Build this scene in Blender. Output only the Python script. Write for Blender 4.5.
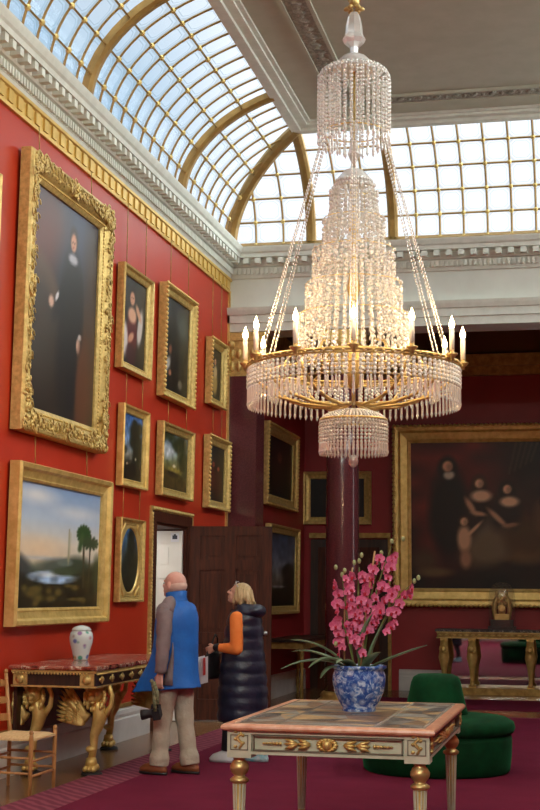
import bpy, math, random
import numpy as np
from mathutils import Vector, Matrix
random.seed(7)
PI = math.pi
R = math.radians
col = bpy.context.scene.collection
for o in list(bpy.data.objects): bpy.data.objects.remove(o)

# ------------------------------------------------------------------ camera
cd = bpy.data.cameras.new('camera'); cam = bpy.data.objects.new('camera', cd); col.objects.link(cam)
fw = Vector((-0.21699386, 0.96719177, 0.13211264)); rt = Vector((0.97597517, 0.21767821, 0.00941659)); up = Vector((0.0196504, -0.130982, 0.99118998))
M4 = Matrix(((rt.x, up.x, -fw.x, 0), (rt.y, up.y, -fw.y, 0), (rt.z, up.z, -fw.z, 1.5), (0, 0, 0, 1)))
cam.matrix_world = M4
cd.sensor_fit = 'VERTICAL'; cd.sensor_height = 24; cd.lens = 24*1414.6/810; cd.clip_end = 200
bpy.context.scene.camera = cam
vs = bpy.context.scene.view_settings
vs.view_transform = 'Standard'; vs.look = 'None'; vs.gamma = 1; vs.use_curve_mapping = False
vs.exposure = 0.0

# ------------------------------------------------------------------ sky
WEST, EAST, NORTH, ZEN = (0.50, 0.70, 0.86), (8.0, 8.4, 8.0), (1.15, 1.2, 1.25), (2.6, 2.9, 2.9)
w = bpy.data.worlds.new('sky'); bpy.context.scene.world = w; w.use_nodes = True
nt = w.node_tree; nt.nodes.clear()
def N(nt, t, **k):
    n = nt.nodes.new(t)
    for a, b in k.items(): setattr(n, a, b)
    return n
tc = N(nt, 'ShaderNodeTexCoord'); sp = N(nt, 'ShaderNodeSeparateXYZ'); nt.links.new(tc.outputs['Generated'], sp.inputs[0])
def ramp(nt, src, stops):
    r = N(nt, 'ShaderNodeValToRGB'); e = r.color_ramp.elements
    while len(e) > 1: e.remove(e[0])
    e[0].position = stops[0][0]; e[0].color = (*stops[0][1], 1)
    for p, c in stops[1:]:
        q = e.new(p); q.color = (*c, 1)
    nt.links.new(src, r.inputs[0]); return r.outputs[0]
def mrange(nt, src, a, b, c=0, d=1):
    m = N(nt, 'ShaderNodeMapRange'); nt.links.new(src, m.inputs[0])
    for i, v in zip((1, 2, 3, 4), (a, b, c, d)): m.inputs[i].default_value = v
    return m.outputs[0]
def mixc(nt, fac, a, b, mode='MIX'):
    m = N(nt, 'ShaderNodeMix', data_type='RGBA', blend_type=mode)
    for s, v in ((m.inputs[0], fac), (m.inputs[6], a), (m.inputs[7], b)):
        if isinstance(v, (int, float)): s.default_value = v
        elif isinstance(v, tuple): s.default_value = (*v[:3], 1)
        else: nt.links.new(v, s)
    return m.outputs[2]
# bright haze towards the east and overhead, bluer towards the west
fx = mrange(nt, sp.outputs['X'], 0.15, 0.7); fy = mrange(nt, sp.outputs['X'], -0.31, -0.21); fz = mrange(nt, sp.outputs['Z'], 0.45, 0.9)
clouds = N(nt, 'ShaderNodeTexNoise'); clouds.inputs['Scale'].default_value = 5; nt.links.new(tc.outputs['Generated'], clouds.inputs[0])
cl = ramp(nt, clouds.outputs[0], [(0.42, (0.78, 0.88, 0.95)), (0.6, (1.45, 1.2, 1.1))])
west = mixc(nt, 1.0, WEST, cl, 'MULTIPLY')
c1 = mixc(nt, fy, west, NORTH); c2 = mixc(nt, fx, c1, EAST); c3 = mixc(nt, fz, c2, ZEN)
bg = N(nt, 'ShaderNodeBackground'); nt.links.new(c3, bg.inputs[0]); bg.inputs[1].default_value = 1.0
wo = N(nt, 'ShaderNodeOutputWorld'); nt.links.new(bg.outputs[0], wo.inputs[0])
w.cycles.sampling_method = 'MANUAL'; w.cycles.sample_map_resolution = 256

# daylight coming down through the east and south skylights (lamps stand outside the glass)
def area(name, loc, target, sx, sy, power, color):
    l = bpy.data.lights.new(name, 'AREA'); l.shape = 'RECTANGLE'; l.size = sx; l.size_y = sy; l.energy = power; l.color = color
    o = bpy.data.objects.new(name, l); col.objects.link(o); o.location = loc
    d = Vector(target)-Vector(loc); o.rotation_euler = d.to_track_quat('-Z', 'Y').to_euler(); return o
area('east_daylight', (4.2, 8.5, 8.1), (-2.2, 8.5, 2.5), 2.2, 19, 1900, (0.96, 1.0, 0.86))
area('south_daylight', (-0.9, -4.9, 8.1), (-1.5, 8, 1.0), 6, 2.2, 1500, (0.96, 1.0, 0.86))

# ------------------------------------------------------------------ materials
MATS = {}
def newmat(name):
    m = bpy.data.materials.new(name); m.use_nodes = True
    b = m.node_tree.nodes['Principled BSDF']; MATS[name] = m; return m, m.node_tree, b
def sv(b, **k):
    for a, v in k.items():
        a = a.replace('_', ' ')
        s = b.inputs[a]; s.default_value = (*v, 1) if isinstance(v, tuple) else v
def objco(nt, scale=(1, 1, 1)):
    t = N(nt, 'ShaderNodeTexCoord'); m = N(nt, 'ShaderNodeMapping'); m.inputs['Scale'].default_value = scale
    nt.links.new(t.outputs['Object'], m.inputs[0]); return m.outputs[0]
def noise(nt, co, scale, detail=3, rough=.6, dist=0):
    n = N(nt, 'ShaderNodeTexNoise'); nt.links.new(co, n.inputs['Vector'])
    n.inputs['Scale'].default_value = scale; n.inputs['Detail'].default_value = detail; n.inputs['Roughness'].default_value = rough; n.inputs['Distortion'].default_value = dist
    return n.outputs[0]
def bump(nt, b, h, strength=.3, dist=.01):
    m = N(nt, 'ShaderNodeBump'); m.inputs['Strength'].default_value = strength; m.inputs['Distance'].default_value = dist
    nt.links.new(h, m.inputs['Height']); nt.links.new(m.outputs[0], b.inputs['Normal'])
def mat(name, c1, c2=None, scale=6, rough=.6, metal=0., bs=0., bscale=None, bdist=.01, stretch=(1, 1, 1), lo=.35, hi=.65, **k):
    m, nt, b = newmat(name)
    sv(b, Roughness=rough, Metallic=metal, **k)
    co = objco(nt, stretch)
    n = noise(nt, co, scale)
    nt.links.new(ramp(nt, n, [(lo, c1), (hi, c2 or c1)]), b.inputs['Base Color'])
    if bs: bump(nt, b, noise(nt, co, bscale or scale*3), bs, bdist)
    return m
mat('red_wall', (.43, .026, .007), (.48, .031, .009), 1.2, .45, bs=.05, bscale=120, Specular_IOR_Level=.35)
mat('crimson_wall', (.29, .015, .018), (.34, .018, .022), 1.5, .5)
mat('plaster', (.65, .68, .62), (.70, .73, .67), 3, .6)
mat('cornice_white', (.64, .67, .60), (.72, .75, .68), 9, .6)
mat('ceiling_paint', (.44, .45, .36), (.48, .49, .40), 4, .8)
mat('ceiling_relief', (.26, .26, .22), (.40, .40, .34), 22, .8, bs=1, bscale=25, bdist=.03)
mat('skirting', (.58, .57, .55), (.64, .63, .61), 5, .5)
mat('gilt', (.52, .37, .12), (.74, .55, .20), 22, .42, .5, bs=.35, bscale=60, bdist=.004)
mat('gilt_bright', (.64, .44, .13), (.82, .61, .22), 10, .40, .5, bs=.25, bscale=70, bdist=.004)
mat('gilt_dull', (.30, .18, .05), (.52, .34, .10), 10, .5, .5)
mat('gilt_bar', (.26, .15, .035), (.34, .20, .05), 8, .6, .2)
mat('gilt_stripe', (.62, .42, .11), (.72, .50, .15), 8, .5, .5)
mat('brass', (.50, .36, .13), (.66, .48, .20), 8, .38, .7)
mat('mahogany', (.040, .010, .005), (.090, .022, .009), 5, .5, Specular_IOR_Level=.25, stretch=(6, 6, .6))
mat('dark_wood', (.022, .010, .007), (.05, .02, .012), 5, .4, stretch=(6, 6, .6))
mat('chair_wood', (.38, .17, .05), (.55, .28, .10), 7, .4, stretch=(4, 4, .7))
mat('rush', (.66, .45, .20), (.80, .58, .30), 60, .8, stretch=(1, .15, 1), bs=.4, bscale=90)
mat('white_paint', (.70, .69, .65), (.74, .73, .69), 4, .45)
mat('porphyry', (.085, .022, .028), (.13, .036, .042), 60, .16, Specular_IOR_Level=.6)
mat('green_velvet', (.002, .030, .009), (.003, .060, .018), 5, .8, bs=.15, bscale=200, Sheen_Weight=.25, Sheen_Roughness=.3, Sheen_Tint=(.1, .8, .3), Specular_IOR_Level=.15)
mat('cream_paint', (.50, .51, .36), (.60, .60, .44), 12, .5, bs=.1)
mat('cream_groove', (.16, .13, .09), (.22, .18, .12), 12, .6)
mat('coral_marble', (.62, .25, .13), (.76, .42, .27), 14, .3)
mat('candle_wax', (.85, .80, .66), None, 4, .5)
mat('skin', (.62, .34, .25), (.68, .40, .30), 14, .55)
mat('pink_skin', (.66, .36, .30), (.72, .43, .36), 14, .5)
mat('blue_jacket', (.006, .11, .46), (.010, .15, .58), 5, .6, bs=.3, bscale=9, bdist=.03)
mat('grey_jacket', (.17, .13, .14), (.22, .17, .18), 8, .7, bs=.3, bscale=9, bdist=.02)
mat('khaki', (.40, .34, .26), (.48, .42, .33), 6, .8, bs=.5, bscale=14, bdist=.03)
mat('brown_leather', (.22, .07, .025), (.30, .10, .04), 12, .4)
mat('black_rubber', (.012, .012, .013), None, 5, .5)
mat('navy_quilt', (.010, .012, .030), (.018, .021, .048), 5, .38, bs=.4, bscale=12, bdist=.02)
mat('black_cloth', (.010, .010, .013), None, 5, .7)
mat('orange_knit', (.85, .20, .03), (.90, .25, .05), 9, .8, bs=.3, bscale=30)
mat('blonde', (.42, .29, .14), (.70, .54, .30), 10, .5, bs=.8, bscale=25, stretch=(1, 3, .6), bdist=.03)
mat('white_hair', (.60, .42, .36), (.66, .48, .41), 30, .6)
mat('dark_denim', (.02, .022, .03), None, 5, .8)
mat('pale_shoe', (.50, .52, .56), (.60, .62, .65), 10, .5)
mat('turquoise_shoe', (.10, .50, .60), (.55, .62, .66), 20, .5)
mat('camo_strap', (.06, .07, .03), (.28, .26, .14), 45, .7)
mat('petal', (.68, .08, .24), (.92, .32, .50), 30, .5, Subsurface_Weight=0.)
mat('lip', (.50, .01, .04), None, 5, .5)
mat('leaf', (.08, .15, .07), (.20, .30, .17), 6, .4)
mat('stem', (.16, .20, .05), None, 6, .5)
mat('bud', (.25, .32, .12), (.38, .42, .2), 12, .5)
mat('cane', (.50, .27, .12), None, 5, .6)
mat('soil', (.03, .02, .015), None, 5, .9)
mat('paper', (.72, .74, .80), None, 5, .6)
mat('red_print', (.55, .05, .05), None, 5, .6)
mat('grey_metal', (.5, .5, .52), None, 5, .3, .9)
mat('crystal_cap', (.62, .60, .58), (.75, .73, .72), 20, .25, .3)

def marble(name, cols, vscale, rough=.15, nscale=9):
    m, nt, b = newmat(name); sv(b, Roughness=rough)
    co = objco(nt); n = noise(nt, co, nscale, 6, .7, 1.5)
    nt.links.new(ramp(nt, n, cols), b.inputs['Base Color']); return m
marble('red_marble', [(.36, (.10, .02, .015)), (.45, (.30, .06, .04)), (.52, (.40, .14, .09)), (.56, (.70, .56, .44)), (.6, (.24, .05, .035))], 8, nscale=6)
marble('grey_marble', [(.35, (.010, .010, .012)), (.52, (.04, .036, .034)), (.56, (.40, .38, .34)), (.6, (.03, .028, .026))], 8, nscale=10, rough=.35)
marble('brown_agate', [(.35, (.13, .07, .035)), (.55, (.26, .15, .07)), (.65, (.36, .24, .13))], 8, nscale=10, rough=.35)
marble('grey_agate', [(.35, (.20, .20, .18)), (.55, (.36, .35, .30)), (.65, (.16, .17, .15))], 8, nscale=10, rough=.35)
marble('ochre_agate', [(.35, (.34, .20, .08)), (.55, (.58, .40, .18)), (.65, (.42, .30, .18))], 8, nscale=10, rough=.35)
marble('cream_line', [(.3, (.55, .48, .38)), (.7, (.65, .58, .48))], 8)

# parquet
m, nt, b = newmat('parquet'); co = objco(nt)
br = N(nt, 'ShaderNodeTexBrick'); nt.links.new(co, br.inputs['Vector'])
br.inputs['Color1'].default_value = (.17, .080, .034, 1); br.inputs['Color2'].default_value = (.30, .155, .07, 1); br.inputs['Mortar'].default_value = (.03, .015, .01, 1)
br.inputs['Scale'].default_value = 1; br.inputs['Mortar Size'].default_value = .004; br.inputs['Brick Width'].default_value = .9; br.inputs['Row Height'].default_value = .11
nt.links.new(br.outputs[0], b.inputs['Base Color']); sv(b, Roughness=.22)
bump(nt, b, noise(nt, objco(nt, (.4, 3, 1)), 6), .12, .01)
# carpet
def carpet(name, c1, c2):
    m, nt, b = newmat(name); co = objco(nt)
    nt.links.new(ramp(nt, noise(nt, co, 2.5, 5), [(.3, c1), (.7, c2)]), b.inputs['Base Color']); sv(b, Roughness=.95, Specular_IOR_Level=.15)
    bump(nt, b, noise(nt, co, 260), .5, .01)
carpet('carpet_plain', (.140, .010, .034), (.180, .014, .044))
m, nt, b = newmat('carpet_border'); co = objco(nt)
wv = N(nt, 'ShaderNodeTexWave', wave_type='BANDS', bands_direction='DIAGONAL'); nt.links.new(co, wv.inputs[0]); wv.inputs['Scale'].default_value = 5; wv.inputs['Distortion'].default_value = 3
nt.links.new(ramp(nt, wv.outputs[1], [(.3, (.15, .012, .036)), (.8, (.26, .05, .08))]), b.inputs['Base Color']); sv(b, Roughness=.95)
# mirror
m, nt, b = newmat('mirror_glass'); sv(b, Base_Color=(.72, .70, .70), Metallic=1., Roughness=.03)
# skylight glass: clear sheet with an etched octagon line in every pane
m, nt, b = newmat('skylight_glass')
nt.nodes.remove(b); out = nt.nodes['Material Output']
uvn = N(nt, 'ShaderNodeUVMap'); sx = N(nt, 'ShaderNodeSeparateXYZ'); nt.links.new(uvn.outputs[0], sx.inputs[0])
def mth(nt, op, a, b=None):
    n = N(nt, 'ShaderNodeMath', operation=op)
    for i, v in enumerate((a, b)):
        if v is None: continue
        if isinstance(v, (int, float)): n.inputs[i].default_value = v
        else: nt.links.new(v, n.inputs[i])
    return n.outputs[0]
ax = mth(nt, 'ABSOLUTE', mth(nt, 'SUBTRACT', sx.outputs[0], .5)); ay = mth(nt, 'ABSOLUTE', mth(nt, 'SUBTRACT', sx.outputs[1], .5))
octd = mth(nt, 'MAXIMUM', mth(nt, 'MAXIMUM', ax, ay), mth(nt, 'MULTIPLY', mth(nt, 'ADD', ax, ay), .62))
line = ramp(nt, octd, [(0, (.97, .98, 1)), (.335, (.97, .98, 1)), (.35, (.70, .76, .80)), (.38, (.93, .96, .98)), (.42, (.90, .93, .96)), (.455, (.75, .78, .80))])
tr = N(nt, 'ShaderNodeBsdfTransparent'); nt.links.new(line, tr.inputs[0])
gl = N(nt, 'ShaderNodeBsdfGlossy'); gl.inputs['Roughness'].default_value = .15
mx = N(nt, 'ShaderNodeMixShader'); mx.inputs[0].default_value = .05
nt.links.new(tr.outputs[0], mx.inputs[1]); nt.links.new(gl.outputs[0], mx.inputs[2]); nt.links.new(mx.outputs[0], out.inputs[0])
# crystal: bright cut glass
def crystal(name, t, tint, dif):
    m, nt, b = newmat(name); nt.nodes.remove(b); out = nt.nodes['Material Output']
    tr = N(nt, 'ShaderNodeBsdfTransparent'); tr.inputs[0].default_value = (*tint, 1)
    gl = N(nt, 'ShaderNodeBsdfGlossy'); gl.inputs['Roughness'].default_value = .12; gl.inputs[0].default_value = (1, 1, 1, 1)
    df = N(nt, 'ShaderNodeBsdfTranslucent'); df.inputs[0].default_value = (*dif, 1)
    d2 = N(nt, 'ShaderNodeBsdfDiffuse'); d2.inputs[0].default_value = (*dif, 1)
    a0 = N(nt, 'ShaderNodeAddShader'); a0 = N(nt, 'ShaderNodeMixShader'); a0.inputs[0].default_value = .5
    nt.links.new(df.outputs[0], a0.inputs[1]); nt.links.new(d2.outputs[0], a0.inputs[2])
    a = N(nt, 'ShaderNodeMixShader'); a.inputs[0].default_value = .45
    nt.links.new(a0.outputs[0], a.inputs[1]); nt.links.new(gl.outputs[0], a.inputs[2])
    c = N(nt, 'ShaderNodeMixShader'); c.inputs[0].default_value = t
    nt.links.new(a.outputs[0], c.inputs[1]); nt.links.new(tr.outputs[0], c.inputs[2]); nt.links.new(c.outputs[0], out.inputs[0])
crystal('crystal', .34, (.98, .98, .96), (.93, .92, .88))
crystal('dome_glass', .86, (.97, .97, .97), (.7, .7, .7))
m, nt, b = newmat('flame'); sv(b, Base_Color=(1., .8, .5)); b.inputs['Emission Color'].default_value = (1, .70, .34, 1); b.inputs['Emission Strength'].default_value = 30
# porcelain
m, nt, b = newmat('blue_porcelain'); sv(b, Roughness=.12); co = objco(nt)
v = N(nt, 'ShaderNodeTexVoronoi'); nt.links.new(co, v.inputs[0]); v.inputs['Scale'].default_value = 22
base = ramp(nt, noise(nt, co, 26, 4, .7, 1.0), [(.46, (.025, .08, .34)), (.54, (.10, .22, .55)), (.62, (.50, .62, .78))])
nt.links.new(mixc(nt, mrange(nt, v.outputs[0], .25, .55, .35, 0), base, (.62, .70, .80)), b.inputs['Base Color'])
m, nt, b = newmat('famille_porcelain'); sv(b, Roughness=.15); co = objco(nt)
v = N(nt, 'ShaderNodeTexVoronoi'); nt.links.new(co, v.inputs[0]); v.inputs['Scale'].default_value = 17
cols = ramp(nt, v.outputs['Color'], [(.2, (.05, .30, .22)), (.4, (.60, .10, .12)), (.6, (.12, .18, .50)), (.8, (.60, .35, .08))])
nt.links.new(mixc(nt, mrange(nt, v.outputs[0], .22, .42, .95, 0), (.62, .68, .68), cols), b.inputs['Base Color'])
# canvas paint
m, nt, b = newmat('canvas_paint'); a = N(nt, 'ShaderNodeAttribute'); a.attribute_name = 'paint'
nt.links.new(a.outputs['Color'], b.inputs['Base Color']); sv(b, Roughness=.42, Specular_IOR_Level=.4)

# ------------------------------------------------------------------ mesh builder
def rotm(rx=0, ry=0, rz=0): return Matrix.Rotation(rz, 3, 'Z') @ Matrix.Rotation(ry, 3, 'Y') @ Matrix.Rotation(rx, 3, 'X')
class MB:
    def __init__(s): s.v = []; s.f = []; s.sm = []; s.mi = []; s.uv = []; s.cur = 0
    def add(s, vs, fs, smooth=False):
        o = len(s.v); s.v += [tuple(p) for p in vs]
        for f in fs: s.f.append(tuple(i+o for i in f)); s.sm.append(smooth); s.mi.append(s.cur)
        return s
    def box(s, c, d, rz=0, rot=None, taper=1):
        x, y, z = d[0]/2, d[1]/2, d[2]/2
        m = rot if rot is not None else rotm(0, 0, rz)
        vs = []
        for k in (-1, 1):
            t = taper if k < 0 else 1
            for a, b in ((-1, -1), (1, -1), (1, 1), (-1, 1)): vs.append(m @ Vector((a*x*t, b*y*t, k*z)) + Vector(c))
        return s.add(vs, [(3, 2, 1, 0), (4, 5, 6, 7), (0, 1, 5, 4), (1, 2, 6, 5), (2, 3, 7, 6), (3, 0, 4, 7)])
    def b2(s, x0, x1, y0, y1, z0, z1): return s.box(((x0+x1)/2, (y0+y1)/2, (z0+z1)/2), (x1-x0, y1-y0, z1-z0))
    def lathe(s, prof, c=(0, 0, 0), n=24, smooth=True, rot=None, sx=1, sy=1, flute=0, caps=True):
        vs = []; fs = []
        for r, z in prof:
            for i in range(n):
                a = 2*PI*i/n; rr = r*(1 - (flute if i % 2 else 0))
                p = Vector((rr*math.cos(a)*sx, rr*math.sin(a)*sy, z))
                if rot is not None: p = rot @ p
                vs.append(p + Vector(c))
        for k in range(len(prof)-1):
            for i in range(n):
                j = (i+1) % n; fs.append((k*n+i, k*n+j, (k+1)*n+j, (k+1)*n+i))
        s.add(vs, fs, smooth)
        if caps:
            s.add([], [])
            o = len(s.v)-len(vs)
            s.f.append(tuple(o+i for i in reversed(range(n)))); s.sm.append(False); s.mi.append(s.cur)
            s.f.append(tuple(o+(len(prof)-1)*n+i for i in range(n))); s.sm.append(False); s.mi.append(s.cur)
        return s
    def sph(s, c, r, nu=10, nv=6, rot=None):
        if isinstance(r, (int, float)): r = (r, r, r)
        vs = [None]; fs = []
        m = rot if rot is not None else Matrix.Identity(3); c = Vector(c)
        vs = [m @ Vector((0, 0, -r[2])) + c]
        for k in range(1, nv):
            t = PI*k/nv - PI/2
            for i in range(nu):
                a = 2*PI*i/nu
                vs.append(m @ Vector((r[0]*math.cos(t)*math.cos(a), r[1]*math.cos(t)*math.sin(a), r[2]*math.sin(t))) + c)
        vs.append(m @ Vector((0, 0, r[2])) + c); T = len(vs)-1
        for i in range(nu):
            j = (i+1) % nu
            fs.append((0, 1+j, 1+i)); fs.append((T, 1+(nv-2)*nu+i, 1+(nv-2)*nu+j))
            for k in range(nv-2): fs.append((1+k*nu+i, 1+k*nu+j, 1+(k+1)*nu+j, 1+(k+1)*nu+i))
        return s.add(vs, fs, True)
    def tube(s, pts, rad, n=8, smooth=True, caps=True, sq=1.0):
        pts = [Vector(p) for p in pts]
        if isinstance(rad, (int, float)): rad = [rad]*len(pts)
        vs = []; fs = []; ref = None
        for k, p in enumerate(pts):
            d = (pts[min(k+1, len(pts)-1)] - pts[max(k-1, 0)]).normalized()
            if ref is None: ref = Vector((0, 0, 1)) if abs(d.z) < .9 else Vector((1, 0, 0))
            u = d.cross(ref).normalized(); v = u.cross(d).normalized(); ref = v
            for i in range(n):
                a = 2*PI*i/n; vs.append(p + u*math.cos(a)*rad[k]*sq + v*math.sin(a)*rad[k])
        for k in range(len(pts)-1):
            for i in range(n):
                j = (i+1) % n; fs.append((k*n+i, k*n+j, (k+1)*n+j, (k+1)*n+i))
        if caps: fs.append(tuple(range(n-1, -1, -1))); fs.append(tuple((len(pts)-1)*n+i for i in range(n)))
        return s.add(vs, fs, smooth)
    def cap(s, p0, r0, p1, r1, n=14):     # tapered capsule
        p0 = Vector(p0); p1 = Vector(p1); d = (p1-p0); L = d.length; d.normalize()
        pts = []; rr = []
        for a in (80, 55, 28): pts.append(p0 - d*r0*math.sin(R(a))); rr.append(r0*math.cos(R(a)))
        for t in (0, .33, .67, 1): pts.append(p0.lerp(p1, t)); rr.append(r0+(r1-r0)*t)
        for a in (28, 55, 80): pts.append(p1 + d*r1*math.sin(R(a))); rr.append(r1*math.cos(R(a)))
        return s.tube(pts, rr, n)
    def loft(s, rings, n=28, smooth=True, caps=True, wob=0, k=7, ph=0):
        # rings: (cx, cy, z, rx, ry[, tiltx, tilty])
        vs = []; fs = []
        for q, rg in enumerate(rings):
            cx, cy, z, rx, ry = rg[:5]; tx = rg[5] if len(rg) > 5 else 0; ty = rg[6] if len(rg) > 6 else 0
            for i in range(n):
                a = 2*PI*i/n; f = 1 + wob*math.sin(k*a+ph+q*.7)*(q/len(rings))
                x = rx*math.cos(a)*f; y = ry*math.sin(a)*f
                vs.append((cx+x, cy+y, z + x*tx + y*ty))
        for q in range(len(rings)-1):
            for i in range(n):
                j = (i+1) % n; fs.append((q*n+i, q*n+j, (q+1)*n+j, (q+1)*n+i))
        if caps: fs.append(tuple(range(n-1, -1, -1))); fs.append(tuple((len(rings)-1)*n+i for i in range(n)))
        return s.add(vs, fs, smooth)
    def extr(s, prof, axis, a0, a1, f, smooth=False):
        # prof: list of (offset, z); f(offset, along, z) -> point
        n = len(prof); vs = [f(o, a0, z) for o, z in prof] + [f(o, a1, z) for o, z in prof]
        fs = [(i, (i+1) % n, n+(i+1) % n, n+i) for i in range(n)] + [tuple(range(n)), tuple(range(2*n-1, n-1, -1))]
        return s.add(vs, fs, smooth)
    def build(s, name, mat, parent=None, loc=None, rot=None, kind=None, remesh=None, smoothit=0):
        me = bpy.data.meshes.new(name); me.from_pydata(s.v, [], s.f)
        mats = mat if isinstance(mat, (list, tuple)) else [mat]
        for mm in mats: me.materials.append(MATS[mm])
        me.polygons.foreach_set('use_smooth', s.sm); me.polygons.foreach_set('material_index', s.mi)
        me.update()
        o = bpy.data.objects.new(name, me); col.objects.link(o)
        if parent is not None: o.parent = parent
        if loc is not None: o.location = loc
        if rot is not None: o.rotation_euler = rot
        if kind: o['kind'] = kind
        if remesh:
            md = o.modifiers.new('r', 'REMESH'); md.mode = 'VOXEL'; md.voxel_size = remesh; md.use_smooth_shade = True
            if smoothit:
                m2 = o.modifiers.new('s', 'SMOOTH'); m2.iterations = smoothit; m2.factor = .6
        return o
def tag(o, label, cat, group=None, kind=None):
    o['label'] = label; o['category'] = cat
    if group: o['group'] = group
    if kind: o['kind'] = kind
    return o
def thing(name, label, cat, loc=(0, 0, 0), rot=(0, 0, 0), group=None):
    o = bpy.data.objects.new(name, None); o.empty_display_size = .1; col.objects.link(o); o.location = loc; o.rotation_euler = rot
    return tag(o, label, cat, group)
def copy_tree(o, parent=None):
    c = o.copy(); col.objects.link(c)
    if parent is not None: c.parent = parent
    for ch in [x for x in bpy.data.objects if x.parent == o]: copy_tree(ch, c)
    return c

# ------------------------------------------------------------------ room shell
XL, XR, YN, YF = -4.69, 2.93, -4.0, 18.28
XC = (XL+XR)/2
ZB, ZG, ZC, INS = 5.53, 6.20, 7.44, 1.13
AX0, AX1, AY, AZ = -4.50, 2.74, 22.7, 5.35      # alcove beyond the columns
st = lambda mb, name, m, parent=None: mb.build(name, m, parent, kind='structure')
st(MB().b2(XL-1.5, XR+.4, YN-.3, AY+.3, -.12, 0), 'floor', 'parquet')
DY0, DY1, DZ = 15.12, 16.40, 2.28
wl = MB(); wl.b2(XL-.5, XL, YN-.3, DY0, 0, ZG-.05).b2(XL-.5, XL, DY1, YF+.3, 0, ZG-.05).b2(XL-.5, XL, DY0, DY1, DZ, ZG-.05)
st(wl, 'wall_left', 'red_wall')
st(MB().b2(XR, XR+.3, YN-.3, YF+.3, 0, ZG-.05), 'wall_right', 'red_wall')
st(MB().b2(XL, XR, YN-.3, YN, 0, ZG-.05), 'wall_near', 'red_wall')
st(MB().b2(XL, XR, YF, YF+.5, 5.0, ZG-.05), 'wall_far', 'plaster')
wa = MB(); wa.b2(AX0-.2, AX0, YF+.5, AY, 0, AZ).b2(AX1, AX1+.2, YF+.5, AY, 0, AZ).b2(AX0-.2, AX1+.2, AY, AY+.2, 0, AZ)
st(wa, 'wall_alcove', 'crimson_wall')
st(MB().b2(AX0-.2, AX1+.2, YF+.5, AY+.2, AZ, AZ+.15), 'ceiling_alcove', 'dark_wood')
st(MB().b2(AX0, AX1, AY-.12, AY, 5.0, 5.14).b2(AX0, AX1, AY-.20, AY, 5.14, 5.33).b2(AX0, AX0+.12, YF+.5, AY-.2, 5.0, 5.33), 'trim_1', 'gilt_dull')
# ceiling slab with moulded edge and relief band
cx0, cx1, cy0, cy1 = XL+INS, XR-INS, YN+INS, YF-INS
st(MB().b2(cx0, cx1, cy0, cy1, ZC, ZC+.15), 'ceiling', 'ceiling_paint')
def ringband(mb, i0, i1, z0, z1):
    a0, a1, b0, b1 = cx0+i0, cx1-i0, cy0+i0, cy1-i0; t = i1-i0
    mb.b2(a0, a0+t, b0, b1, z0, z1).b2(a1-t, a1, b0, b1, z0, z1).b2(a0+t, a1-t, b0, b0+t, z0, z1).b2(a0+t, a1-t, b1-t, b1, z0, z1)
    return mb
mb = MB(); ringband(mb, -.02, .10, ZC-.10, ZC); ringband(mb, .10, .20, ZC-.06, ZC); ringband(mb, .20, .25, ZC-.03, ZC)
st(mb, 'trim_2', 'cornice_white')
mb = MB(); ringband(mb, .62, .66, ZC-.03, ZC); ringband(mb, .90, .94, ZC-.03, ZC); st(mb, 'trim_3', 'ceiling_paint')
mb = MB(); ringband(mb, .66, .90, ZC-.012, ZC)
for k in range(72):
    y = 1.5+k*.22
    if y < cy1-.7: mb.sph((cx0+.78, y, ZC-.012), (.075, .045, .022), 8, 4, rotm(0, 0, .6)); mb.sph((cx0+.78, y+.11, ZC-.012), (.035, .035, .02), 6, 4)
for k in range(24):
    x = cx0+.8+k*.22
    if x < cx1-.7: mb.sph((x, cy1-.78, ZC-.012), (.045, .075, .022), 8, 4, rotm(0, 0, .6)); mb.sph((x+.11, cy1-.78, ZC-.012), .03, 6, 4)
st(mb, 'trim_4', 'ceiling_relief')

SIDES = {'left': (lambda o, s, z: (XL+o, s, z), YN, YF), 'far': (lambda o, s, z: (s, YF-o, z), XL, XR),
         'right': (lambda o, s, z: (XR-o, s, z), YN, YF), 'near': (lambda o, s, z: (s, YN+o, z), XL, XR)}
n = 5
for nm, (f, a0, a1) in SIDES.items():
    mb = MB()
    prof = [(0, 5.73), (.03, 5.73), (.045, 5.77), (.05, 5.77), (.05, 5.87), (.09, 5.88), (.10, 5.90), (.10, 5.97), (.20, 5.98), (.205, 6.03), (.225, 6.05), (.245, 6.10), (.25, 6.12), (0, 6.14)]
    mb.extr(prof, 0, a0, a1, f)
    k = a0+.12
    while k < a1-.1:
        p = f(.145, k, 5.935); d = (.10, .075, .07) if nm in ('left', 'right') else (.075, .10, .07); mb.box(p, d); k += .16
    k = a0+.05
    while k < a1-.05:
        p = f(.063, k, 5.815); d = (.035, .035, .075) if nm in ('left', 'right') else (.035, .035, .075); mb.box(p, d); k += .062
    st(mb, 'trim_%d' % n, 'cornice_white'); n += 1
    # skylight plinth
    st(MB().extr([(0, 6.12), (.08, 6.12), (.08, 6.17), (0, 6.22)], 0, a0, a1, f), 'trim_%d' % n, 'gilt_bar'); n += 1
# architrave of the far entablature
f = SIDES['far'][0]
st(MB().extr([(0, 5.0), (.03, 5.0), (.03, 5.11), (.05, 5.115), (.05, 5.22), (.07, 5.225), (.09, 5.28), (.10, 5.32), (0, 5.33)], 0, XL, XR, f), 'trim_%d' % n, 'cornice_white'); n += 1
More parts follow.
